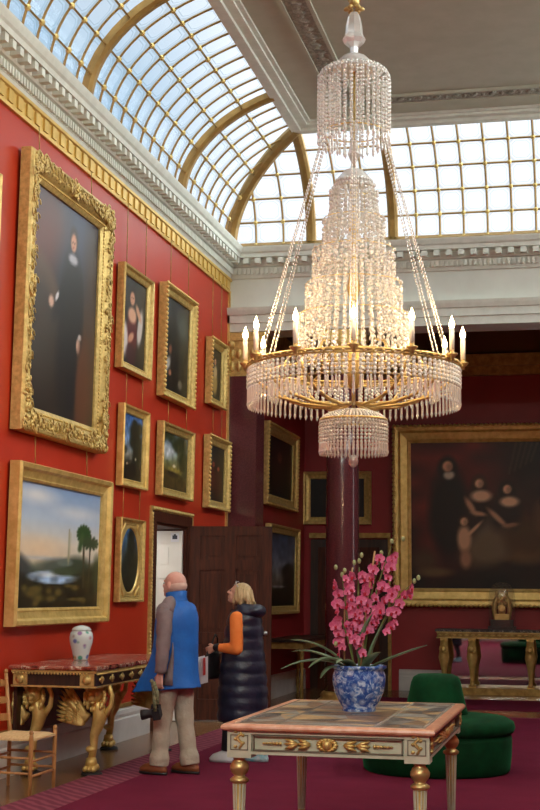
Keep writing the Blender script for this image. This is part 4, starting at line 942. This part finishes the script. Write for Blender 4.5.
for s_ in (-1, 1):
    mb.tube([(s_*.10, 0, .16), (s_*.12, 0, .30), (s_*.10, -.01, .42), (s_*.07, -.02, .50)], [.035, .04, .045, .03], 10); mb.sph((s_*.075, -.02, .55), (.028, .03, .035), 8, 6)
    mb.tube([(s_*.10, -.01, .46), (s_*.05, -.05, .40), (s_*.02, -.05, .46)], [.018, .015, .012], 6)
mb.sph((0, 0, .47), (.04, .04, .05), 8, 6)
mb.build('figures', 'gilt_bright', ck)
MB().lathe([(.205, .05), (.205, .50), (.19, .60), (.14, .68), (.07, .72), (.001, .73)], n=28, caps=False, sy=.62).build('glass_dome', 'dome_glass', ck)

# side table in the alcove
sd = thing('side_table', 'dark side table with a gilt rail against the alcove side wall', 'table', (AX0+.36, 20.6, 0))
MB().b2(-.30, .30, -1.15, 1.15, .83, .87).build('tabletop', 'dark_wood', sd); MB().b2(-.27, .27, -1.1, 1.1, .74, .83).build('frieze', 'gilt_dull', sd)
for x in (-.24, .24):
    for y in (-1.05, 1.05): MB().lathe([(.02, 0), (.028, .1), (.022, .4), (.035, .7), (.035, .75)], n=10).build('leg', 'gilt_dull', sd, loc=(x, y, 0))

# ------------------------------------------------------------------ chandelier
HC = Vector((-1.545, 9.5, 0))
cdl = thing('chandelier', 'large crystal chandelier with a gilt ring of lit candle lamps', 'chandelier', (HC.x, HC.y, 3.06), (0, 0, R(9.2))); cdl.scale = (.965, .965, 1)
O = -3.06
def BD(mb, name, m): return mb.build(name, m, cdl)
mb = MB(); mb.tube([(0, 0, 5.66+O), (0, 0, ZC+O-.03)], .012, 8); mb.lathe([(.02, 0), (.09, .01), (.11, .05), (.10, .06)], (0, 0, ZC+O-.065), 20); BD(mb, 'suspension_rod', 'brass')
mb = MB(); mb.sph((0, 0, 5.68+O), (.04, .04, .04), 10, 8)
for k in range(6): a = k*PI/3; mb.sph((.05*math.cos(a), .05*math.sin(a), 5.63+O), (.03, .02, .018), 8, 5, rotm(0, .3, a)); mb.tube([(.02*math.cos(a), .02*math.sin(a), 5.66+O), (.055*math.cos(a), .055*math.sin(a), 5.72+O), (.03*math.cos(a), .03*math.sin(a), 5.76+O)], .008, 5)
BD(mb, 'boss', 'brass')
mb = MB(); mb.lathe([(.03, 5.60), (.045, 5.57), (.06, 5.50), (.065, 5.44), (.085, 5.40), (.07, 5.37), (.03, 5.34), (.025, 5.29)], (0, 0, O), 16, smooth=False, flute=.08)
BD(mb, 'glass_stem', 'crystal'); mb = MB(); mb.lathe([(.02, 4.66), (.03, 4.62), (.045, 4.56), (.02, 4.50), (.025, 4.46)], (0, 0, O), 12, smooth=False, flute=.1); BD(mb, 'glass_stem', 'crystal')
mb = MB(); mb.lathe([(.03, 5.30), (.09, 5.27), (.14, 5.22), (.16, 5.17), (.15, 5.165)], (0, 0, O), 28); mb.lathe([(.02, 4.46), (.07, 4.44), (.115, 4.39), (.13, 4.34), (.12, 4.335)], (0, 0, O), 24); BD(mb, 'canopy', 'crystal_cap')
mb = MB(); mb.tube([(0, 0, 5.2+O), (0, 0, 2.75+O)], .012, 8); mb.lathe([(.03, 4.34), (.02, 4.2), (.035, 4.0), (.02, 3.9), (.03, 3.7), (.05, 3.6), (.02, 3.5), (.03, 3.2), (.06, 3.0), (.03, 2.9)], (0, 0, O), 14); BD(mb, 'central_stem', 'brass')
def hoop(mb, r, z, t=.012, n_=72): 
    mb.tube([(r*math.cos(2*PI*i/n_), r*math.sin(2*PI*i/n_), z+O) for i in range(n_+1)], t, 6, caps=False)
mb = MB(); hoop(mb, .755, 3.055, .010); hoop(mb, .75, 3.035, .007); hoop(mb, .74, 2.90, .006)
for k in range(72): a = 2*PI*k/72; mb.sph((.765*math.cos(a), .765*math.sin(a), 3.045+O), (.010, .010, .010), 6, 4)
BD(mb, 'main_ring', 'brass')
mb = MB(); hoop(mb, .22, 4.72, .005); hoop(mb, .235, 2.68, .009); BD(mb, 'small_ring', 'brass')
for k in range(12):
    a = 2*PI*k/12; ca, sa = math.cos(a), math.sin(a)
    prof = [(.74, 3.03), (.66, 2.93), (.52, 2.84), (.34, 2.79), (.16, 2.775), (.04, 2.80)]
    mb = MB(); mb.tube([(r*ca, r*sa, z+O) for r, z in prof], [.011, .012, .013, .013, .012, .010], 6)
    if k % 2 == 0: mb.tube([(r*ca, r*sa, z+O) for r, z in ((.75, 3.06), (.62, 3.02), (.50, 3.06), (.42, 3.17), (.30, 3.20), (.24, 3.12), (.30, 3.06))], .009, 6)
    BD(mb, 'arm', 'brass')
    # candle lamps
    x, y = .775*ca, .775*sa
    cb = MB().lathe([(.012, 3.03), (.015, 3.05), (.038, 3.07), (.04, 3.08), (.015, 3.085), (.018, 3.11)], (x, y, O), 12).build('candle_cup', 'brass', cdl)
    MB().tube([(x, y, 3.10+O), (x, y, 3.245+O)], .018, 10).build('candle', 'candle_wax', cb)
    MB().lathe([(.009, 0), (.018, .014), (.020, .030), (.014, .052), (.005, .075), (.0005, .088)], (x, y, 3.245+O), 10).build('flame_bulb', 'flame', cb)
    l = bpy.data.lights.new('candle_light', 'POINT'); l.energy = 7; l.color = (1, .66, .32); l.shadow_soft_size = .03
    lo = bpy.data.objects.new('candle_light', l); col.objects.link(lo); lo.parent = cdl; lo.location = (x*1.0, y*1.0, 3.36+O)
# bead strands
def strand(mb, pts, r=.0125, prism=0, top=None):
    for p in pts: mb.sph(p, (r, r, r*1.08), 6, 4)
    if prism:
        x, y, z = pts[-1]; z -= r
        mb.lathe([(.003, 0), (.0085, -.012), (.0085, -prism+.03), (.011, -prism+.02), (.012, -prism+.012), (.001, -prism-.012)], (x, y, z), 5, smooth=False, caps=False)
NS = 100
for k in range(NS):
    a = 2*PI*k/NS; x, y = .75*math.cos(a), .75*math.sin(a)
    mb = MB(); strand(mb, [(x, y, 3.012-.0275*i+O) for i in range(5)], .0145, .12); BD(mb, 'bead_strand', 'crystal')
mb = MB()
for k in range(64):      # inner tiers
    a = 2*PI*k/64; ca, sa = math.cos(a), math.sin(a)
    strand(mb, [(.60*ca, .60*sa, 2.98-.027*i+O) for i in range(3)], .011, .09)
# canopy curtain
for k in range(38):
    a = 2*PI*k/38; ca, sa = math.cos(a), math.sin(a); jz = random.uniform(-.03, .03)
    pts = [(r*ca, r*sa, z+O) for r, z in ((.15, 5.18), (.18, 5.185), (.21, 5.175), (.24, 5.15), (.255, 5.12))]
    pts += [(.26*ca, .26*sa, 5.09-.029*i+jz+O) for i in range(14)]
    strand(mb, pts, .012, .06)
    if k % 2 == 0: strand(mb, [(.18*ca, .18*sa, 5.13-.028*i+O) for i in range(17)], .0105, .07)
# festoons of the crown into the ring (suspension strands)
for k in range(6):
    a = 2*PI*k/6+PI/6; ca, sa = math.cos(a), math.sin(a)
    for da in (-.035, .035):
        for i in range(64):
            t = i/63; r = .24+(.74-.24)*t**1.02; z = 4.72+(3.07-4.72)*t; mb.sph((r*math.cos(a+da*(1-.0*t)), r*math.sin(a+da), z+O), (.007, .007, .014), 5, 4)
# tent of strands, with stepped tiers
for k in range(32):
    a = 2*PI*k/32; ca, sa = math.cos(a), math.sin(a)
    for i in range(38):
        t = i/37; r = .13+.10*t**.6+.17*t**1.6; z = 4.36-(4.36-3.10)*t; mb.sph((r*ca, r*sa, z+O), (.012, .012, .015), 5, 4)
for r, z0, n_, L in ((.17, 4.30, 18, 7), (.22, 4.08, 24, 7), (.29, 3.86, 30, 7), (.34, 3.62, 34, 7), (.39, 3.40, 38, 7)):
    for k in range(n_):
        a = 2*PI*(k+.5)/n_; strand(mb, [(r*math.cos(a), r*math.sin(a), z0-.034*i+random.uniform(-.02, .02)+O) for i in range(L)], .014, .05)
# bowl beneath
for k in range(52):
    a = 2*PI*k/52; ca, sa = math.cos(a), math.sin(a)
    pts = [(.235*math.sin(q)*ca, .235*math.sin(q)*sa, 2.66+.09*math.cos(q)+O) for q in np.linspace(.35, PI/2, 9)] + [(.238*ca, .238*sa, 2.635-.025*i+O) for i in range(5)]
    strand(mb, pts, .0115, .075)
q = BD(mb, 'bead_curtain', 'crystal'); q['kind'] = 'stuff'
mb = MB(); mb.sph((0, 0, 2.40+O), (.035, .035, .045), 10, 6); mb.tube([(0, 0, 2.44+O), (0, 0, 2.75+O)], .006, 5); BD(mb, 'finial', 'crystal')
mb = MB(); hoop(mb, .22, 4.09, .003); hoop(mb, .29, 3.87, .003); hoop(mb, .34, 3.63, .003); hoop(mb, .39, 3.41, .003); hoop(mb, .60, 3.0, .008); hoop(mb, .42, 3.12, .008); BD(mb, 'tier_ring', 'brass')

# ------------------------------------------------------------------ visitors
def hand(mb, c, d, side, curl=.9, s=1.0, palm_n=(1, 0, 0)):
    """c wrist, d direction of the fingers, side = thumb direction; fingers curl towards palm_n"""
    c = Vector(c); d = Vector(d).normalized(); sd_ = Vector(side); sd_ = (sd_-d*sd_.dot(d)).normalized(); pn = Vector(palm_n); pn = (pn-d*pn.dot(d)-sd_*pn.dot(sd_)).normalized()
    for t in (-1, -.33, .33, 1): mb.cap(c+sd_*t*.012*s, .016*s, c+d*.085*s+sd_*t*.028*s, .013*s, 8)
    for i, (o, L) in enumerate(((.032, .068), (.011, .078), (-.011, .072), (-.031, .056))):
        b = c+d*.088*s+sd_*o*s; a = curl; L *= s
        p1 = b+(d*math.cos(a*.4)+pn*math.sin(a*.4))*L*.45; p2 = p1+(d*math.cos(a*1.1)+pn*math.sin(a*1.1))*L*.32; p3 = p2+(d*math.cos(a*1.7)+pn*math.sin(a*1.7))*L*.23
        mb.cap(b, .0095*s, p1, .009*s, 8); mb.cap(p1, .009*s, p2, .008*s, 8); mb.cap(p2, .008*s, p3, .007*s, 8)
    b = c+d*.025*s+sd_*.026*s; p1 = b+(d*.7+sd_*.65+pn*.25).normalized()*.04*s; p2 = p1+(d*.85+sd_*.1+pn*.5).normalized()*.032*s
    mb.cap(b, .013*s, p1, .011*s, 8); mb.cap(p1, .011*s, p2, .009*s, 8)
def head(mb, c, rot, s=1.0, jaw=1.0):
    """face looks along local -Y"""
    c = Vector(c); T = lambda x, y, z: c+rot @ Vector((x*s, y*s, z*s))
    mb.sph(T(0, .012, .03), (.076*s, .093*s, .085*s), 18, 12, rot); mb.sph(T(0, -.018, -.025), (.062*s, .070*s*jaw, .075*s), 16, 10, rot)
    mb.sph(T(0, -.055, -.075), (.034*s, .030*s, .026*s), 10, 8, rot)
    mb.cap(T(0, -.086, .02), .009*s, T(0, -.106, -.014), .012*s, 8); mb.sph(T(-.010, -.096, -.018), .009*s, 6, 5); mb.sph(T(.010, -.096, -.018), .009*s, 6, 5)
    for sx_ in (-1, 1):
        mb.sph(T(sx_*.030, -.072, .030), (.022*s, .014*s, .009*s), 8, 6, rot)      # brow
        mb.sph(T(sx_*.036, -.066, -.010), (.022*s, .016*s, .018*s), 8, 6, rot)      # cheek
        mb.sph(T(sx_*.078, .012, .0), (.010*s, .020*s, .032*s), 8, 6, rot @ rotm(.2, 0, sx_*.35)); mb.sph(T(sx_*.076, .006, -.028), (.008*s, .012*s, .012*s), 6, 5, rot)
    mb.cap(T(-.018, -.086, -.046), .006*s, T(.018, -.086, -.046), .006*s, 8); mb.cap(T(-.014, -.084, -.056), .007*s, T(.014, -.084, -.056), .007*s, 8)
    return T
# --- man
man = thing_root = None
mb = MB(); hr = rotm(R(-8), 0, R(-4)); T = head(mb, (0, -.03, 1.60), hr, 1.10)
mb.cap((0, .015, 1.44), .062, (0, -.005, 1.56), .056)
mb.loft([(0, 0, .86, .155, .11), (0, 0, .95, .16, .115), (0, 0, 1.08, .145, .105), (0, 0, 1.25, .165, .12), (0, .01, 1.38, .17, .11), (0, .01, 1.45, .10, .075), (0, .01, 1.48, .06, .06)], 24)
LS, LE, LWr = (.195, .02, 1.385), (.275, .07, 1.11), (.295, .06, .865)
RS, RE, RWr = (-.175, .0, 1.385), (-.21, -.07, 1.13), (-.10, -.16, .98)
for a, b, c in ((LS, LE, LWr), (RS, RE, RWr)): mb.cap(a, .055, b, .042); mb.cap(b, .042, c, .028)
hand(mb, LWr, (0, -.15, -1), (0, -1, 0), .9, 1.0, (-1, 0, 0)); hand(mb, RWr, (.8, -.4, -.1), (0, -.2, 1), .6, 1.0, (0, 1, 0))
for s_, fy in ((1, -.09), (-1, .09)):
    mb.cap((s_*.09, 0, .88), .095, (s_*.10, fy*.5-.01, .49), .062); mb.cap((s_*.10, fy*.5-.01, .49), .060, (s_*.105, fy+.01, .10), .042); mb.cap((s_*.105, fy+.02, .06), .036, (s_*.12, fy-.11, .045), .030)
man = mb.build('person', 'pink_skin', loc=(-3.38, 11.55, .0128), rot=(0, 0, R(-110)), remesh=.007, smoothit=3)
man.scale = (.965,)*3
tag(man, 'bald man in a blue and grey jacket and khaki trousers seen from behind', 'person')
def child(mb, name, m, p, rem=None, sm=0): return mb.build(name, m, p, remesh=rem, smoothit=sm)
# eyes, fringe of white hair
for s_ in (-1, 1): MB().sph(T(s_*.030, -.081, .010), (.010, .006, .006), 8, 6, hr).build('eye', 'black_rubber', man)
mb = MB(); mb.sph(T(0, .030, -.005), (.0865, .097, .066), 18, 10, hr @ rotm(R(20)))
child(mb, 'hair', 'white_hair', man)
# jacket body (open, flaring towards the front hem)
mb = MB(); rings = [(0, -.09, .705, .25, .315, 0, .10), (0, -.08, .74, .245, .295, 0, .08), (0, -.055, .84, .225, .25), (0, -.015, .95, .21, .205), (0, .0, 1.08, .205, .188), (0, .005, 1.22, .215, .182), (0, .01, 1.34, .225, .168), (0, .015, 1.41, .19, .145), (0, .01, 1.455, .125, .10), (0, .0, 1.48, .092, .088)]
mb.loft(rings, 40, caps=False, wob=.0)
# folds along the skirt of the jacket
vs2 = []
for i, v_ in enumerate(mb.v):
    ring, j = divmod(i, 40); a = 2*PI*j/40; amp = .05*max(0, 1-ring/5); f_ = 1+amp*math.sin(6*a+ring*.25); cx_, cy_ = rings[ring][0], rings[ring][1]; vs2.append(((v_[0]-cx_)*f_+cx_, (v_[1]-cy_)*f_+cy_, v_[2]))
mb.v = vs2
jk = child(mb, 'jacket', 'blue_jacket', man)
sm_ = jk.modifiers.new('t', 'SOLIDIFY'); sm_.thickness = .008; ss = jk.modifiers.new('u', 'SUBSURF'); ss.levels = 1; ss.render_levels = 1
mb = MB(); mb.loft([(0, 0, 1.465, .098, .098, 0, .10), (0, -.005, 1.50, .088, .092, 0, .10), (0, -.005, 1.545, .090, .096, 0, .12), (0, -.005, 1.55, .080, .086, 0, .12), (0, -.005, 1.49, .075, .08, 0, .1)], 28, caps=False); child(mb, 'collar', 'blue_jacket', man)
def arm(mb, a, b, c, r0, r1, r2):
    a, b, c = Vector(a), Vector(b), Vector(c); pts = bez(a, b+(b-(a+c)/2)*.75, c, 14); rr = [r0+(r1-r0)*k/7 if k < 7 else r1+(r2-r1)*(k-7)/6 for k in range(14)]
    rr = [r*(1+.06*math.sin(k*2.1)) for k, r in enumerate(rr)]
    mb.tube(pts, rr, 18); mb.sph(a, r0*1.02, 14, 8)
for S_, E_, W_ in ((LS, LE, LWr), (RS, RE, RWr)):
    mb = MB(); arm(mb, S_, E_, W_, .074, .060, .048); gq = S_[0] > 0; child(mb, 'sleeve', 'grey_jacket' if gq else 'blue_jacket', man)['label'] = 'grey jacket sleeve' if gq else 'blue jacket sleeve'
mb = MB(); q = []     # grey yoke on the left shoulder, grey side gusset
for k in range(7):
    t = k/6; q.append((.10+.09*t, .03, 1.475-.10*t*t))
mb.tube(q, [.03, .045, .055, .06, .064, .068, .072], 12); child(mb, 'shoulder_yoke', 'grey_jacket', man)['label'] = 'grey shoulder panel'
mb = MB(); vs = []
for k in range(6):
    t = k/5; z = 1.12-.36*t; half = .012+.16*t*.9; 
    # on the left flank, slightly behind
    for s_ in (-1, 0, 1):
        ang = R(32)+s_*half; ri = np.interp(z, [.705, .84, .95, 1.08, 1.22], [.25, .225, .21, .205, .215]); rj = np.interp(z, [.705, .84, .95, 1.08, 1.22], [.33, .25, .205, .188, .182]); cy_ = np.interp(z, [.705, .84, .95, 1.08, 1.22], [-.11, -.055, -.015, 0, .005])
        vs.append(((ri+.016)*math.cos(ang), cy_+(rj+.016)*math.sin(ang), z))
mb.add(vs, [(k*3+j, k*3+j+1, k*3+4+j, k*3+3+j) for k in range(5) for j in range(2)], True); g_ = child(mb, 'side_gusset', 'grey_jacket', man); g_.modifiers.new('t', 'SOLIDIFY').thickness = .012
# trousers
mb = MB(); mb.loft([(0, .0, .76, .185, .135), (0, .0, .86, .175, .13), (0, 0, .98, .165, .12)], 28)
for s_, fy in ((1, -.09), (-1, .09)):
    K = 12; pts = []; rr = []
    for k in range(K+1):
        t = k/K; z = .86-(.86-.075)*t; y = (fy*.5-.01)*min(1, t*2)+(fy*.5+.02)*max(0, t*2-1); pts.append((s_*(.09+.014*t), y, z)); rr.append((.108-.034*min(1, t*1.6)+.004*math.sin(k*2.4)+(.010 if t > .9 else 0)))
    mb.tube(pts, rr, 18)
child(mb, 'trousers', 'khaki', man, .008, 2)
for s_, fy in ((1, -.09), (-1, .09)):
    mb = MB(); mb.loft([(s_*.11, fy-.045, .022, .046, .145), (s_*.11, fy-.045, .05, .047, .145), (s_*.11, fy-.03, .08, .042, .115), (s_*.108, fy+.02, .11, .038, .06)], 20); sh = child(mb, 'shoe', 'brown_leather', man)
    MB().loft([(s_*.11, fy-.045, 0, .048, .148), (s_*.11, fy-.045, .022, .05, .15)], 20).build('sole', 'black_rubber', sh)
# camera hanging from his left hand
def w_of(o, p): return Matrix.Translation(o.location) @ o.rotation_euler.to_matrix().to_4x4() @ Vector(p)
cm = thing('camera_body', 'black camera hanging on a camouflage strap from the man\'s left hand', 'camera', w_of(man, (.32, .07, .475)), (R(10), R(12), R(-110+30)))
mb = MB(); mb.box((0, 0, .05), (.135, .06, .09)); mb.box((0, -.005, .105), (.06, .055, .03), taper=1.25); mb.box((-.05, -.03, .05), (.03, .02, .085)); mb.tube([(.045, 0, .095), (.045, 0, .112)], .013, 10); mb.build('body', 'black_cloth', cm)
MB().lathe([(.036, 0), (.038, .02), (.034, .03), (.040, .07), (.042, .10), (.036, .102)], (0, -.03, .05), 24, rot=rotm(PI/2)).build('lens', 'black_rubber', cm)
mb = MB()
for s_ in (-1, 1): mb.tube([(s_*.07, 0, .08), (s_*.06, .01, .16), (s_*.02, .015, .24), (0, .01, .30), (s_*-.02, 0, .32)], [.008, .012, .012, .010, .008], 6, sq=1.6)
mb.tube([(.0, .02, .30), (.05, .04, .22), (.06, .03, .14), (.02, .02, .12), (-.02, .03, .2), (0, .02, .30)], .010, 6, sq=1.6)
mb.build('strap', 'camo_strap', cm)

# --- woman
mb = MB(); hr = rotm(R(-20), 0, R(4)); T = head(mb, (0, -.055, 1.475), hr, .94)
mb.cap((0, .01, 1.33), .050, (0, -.03, 1.44), .046)
mb.loft([(0, 0, .80, .165, .12), (0, 0, .90, .165, .125), (0, 0, 1.02, .125, .10), (0, -.01, 1.16, .15, .12), (0, 0, 1.27, .15, .10), (0, .01, 1.34, .08, .06)], 24)
LS, LE, LWr = (.165, .0, 1.265), (.205, .02, 1.0), (.18, -.19, 1.005)
RS, RE, RWr = (-.165, .0, 1.265), (-.21, .0, 1.0), (-.10, -.22, .98)
for a, b, c in ((LS, LE, LWr), (RS, RE, RWr)): mb.cap(a, .045, b, .036); mb.cap(b, .036, c, .024)
hand(mb, LWr, (-.1, -1, -.35), (0, -.2, 1), 1.1, .9, (-1, 0, 0)); hand(mb, RWr, (.3, -1, -.2), (0, -.2, 1), .8, .9, (1, 0, 0))
for s_, fy in ((1, -.13), (-1, .13)):
    mb.cap((s_*.08, 0, .82), .09, (s_*.085, fy*.6, .45), .056); mb.cap((s_*.085, fy*.6, .45), .054, (s_*.09, fy+.02, .09), .036); mb.cap((s_*.09, fy+.02, .055), .030, (s_*.10, fy-.09, .04), .026)
wm = mb.build('person', 'skin', loc=(-3.04, 12.55, .0128), rot=(0, 0, R(-99)), remesh=.007, smoothit=3)
tag(wm, 'blonde woman in a long navy quilted gilet with orange sleeves looking up', 'person')
for s_ in (-1, 1): MB().sph(T(s_*.030, -.081, .010), (.010, .006, .006), 8, 6, hr).build('eye', 'black_rubber', wm)
mb = MB()
mb.sph(T(0, .032, .040), (.082, .090, .082), 16, 10, hr); mb.sph(T(0, .085, .0), (.062, .05, .075), 12, 8, hr)
rs = random.Random(5)
for k in range(44):
    a = R(rs.uniform(-25, 205)); z0 = rs.uniform(-.02, .05); p0 = T(.078*math.cos(a), .03+.080*math.sin(a), z0+.03); p1 = T(.090*math.cos(a), .05+.115*math.sin(a), z0-.05); p2 = T(.082*math.cos(a), .07+.135*math.sin(a), z0-.075+rs.uniform(-.03, .015)); mb.tube([p0, p1, p2], [.014, .015, .004], 6)
child(mb, 'hair', 'blonde', wm)
mb = MB()
for s_ in (-1, 1): mb.tube([T(s_*.012, -.062, .105), T(s_*.035, -.055, .115), T(s_*.058, -.045, .095), T(s_*.04, -.06, .075), T(s_*.012, -.062, .085), T(s_*.012, -.062, .105)], .004, 5); mb.tube([T(s_*.06, -.045, .095), T(s_*.085, .03, .06)], .004, 5)
child(mb, 'glasses', 'grey_metal', wm)
for S_, E_, W_ in ((LS, LE, LWr), (RS, RE, RWr)):
    mb = MB(); a_, b_, c_ = Vector(S_), Vector(E_), Vector(W_); mb.cap(a_, .064, b_, .058, 18); mb.cap(b_, .058, b_.lerp(c_, .85), .036, 18); child(mb, 'sleeve', 'orange_knit', wm, .008, 4)['label'] = 'orange knitted sleeve'
    mb = MB(); mb.cap(b_.lerp(c_, .86), .040, b_.lerp(c_, .99), .033, 14); child(mb, 'cuff', 'black_cloth', wm)
# quilted gilet: bulging horizontal channels
rings = []; Z = [(.36, .225, .215, -.0), (.60, .225, .21, 0), (.85, .205, .19, 0), (1.02, .185, .165, .0), (1.18, .19, .155, .005), (1.28, .175, .13, .01), (1.335, .12, .10, .01)]
K = 44
for k in range(K+1):
    z = .36+(1.335-.36)*k/K; rx = np.interp(z, [q[0] for q in Z], [q[1] for q in Z]); ry = np.interp(z, [q[0] for q in Z], [q[2] for q in Z]); cy_ = np.interp(z, [q[0] for q in Z], [q[3] for q in Z])
    bulge = .014*abs(math.sin(PI*(z-.36)/.105))**.6; rings.append((0, cy_, z, rx*.96-.006+bulge, ry*.98-.006+bulge))
mb = MB(); mb.loft(rings, 44, caps=False); gi = child(mb, 'quilted_gilet', 'navy_quilt', wm); gi.modifiers.new('t', 'SOLIDIFY').thickness = -.012
mb = MB(); mb.loft([(0, .045, 1.285, .150, .125, 0, .05), (0, .055, 1.325, .155, .135, 0, .0), (0, .05, 1.365, .125, .115, 0, -.05), (0, .04, 1.395, .085, .085, 0, -.1)], 28); mb.sph((0, .12, 1.33), (.14, .085, .065), 16, 8); child(mb, 'hood', 'navy_quilt', wm, .01, 5)
mb = MB()
for s_, fy in ((1, -.13), (-1, .13)): mb.tube([(s_*.08, 0, .80), (s_*.083, fy*.6, .45), (s_*.09, fy+.02, .10)], [.10, .068, .050], 14)
child(mb, 'trousers', 'dark_denim', wm)
for i_, (s_, fy) in enumerate(((1, -.13), (-1, .13))):
    mb = MB(); mb.loft([(s_*.095, fy-.03, 0, .043, .115), (s_*.095, fy-.03, .03, .046, .118), (s_*.095, fy-.02, .065, .040, .095), (s_*.092, fy+.03, .10, .036, .055)], 20); child(mb, 'shoe', 'pale_shoe' if i_ == 0 else 'turquoise_shoe', wm)
# shoulder bag in front, leaflets in hand
bg_ = thing('shoulder_bag', 'black shoulder bag held in front of the woman in the navy gilet', 'bag', w_of(wm, (.06, -.275, .72)), (0, 0, R(-99)))
mb = MB(); mb.loft([(0, 0, 0, .12, .030), (0, 0, .03, .135, .042), (0, 0, .2, .13, .04), (0, 0, .26, .11, .022)], 20); mb.build('body', 'black_cloth', bg_)
MB().tube([(-.11, 0, .24), (-.06, .02, .36), (.04, .04, .40), (.10, .01, .24)], .008, 6).build('handle', 'black_cloth', bg_)
lf = thing('leaflet', 'folded white leaflet with a red stripe in the woman\'s hand', 'leaflet', w_of(wm, (.225, -.28, .68)), (R(10), R(6), R(-99+62)))
mb = MB()
for s_ in (-1, 1): mb.box((s_*.012, 0, .13), (.003, .085, .24), rot=rotm(0, s_*.10, 0))
mb.build('pages', 'paper', lf); MB().box((.032, -.01, .17), (.002, .025, .16), rot=rotm(0, .10, 0)).build('printed_stripe', 'red_print', lf)
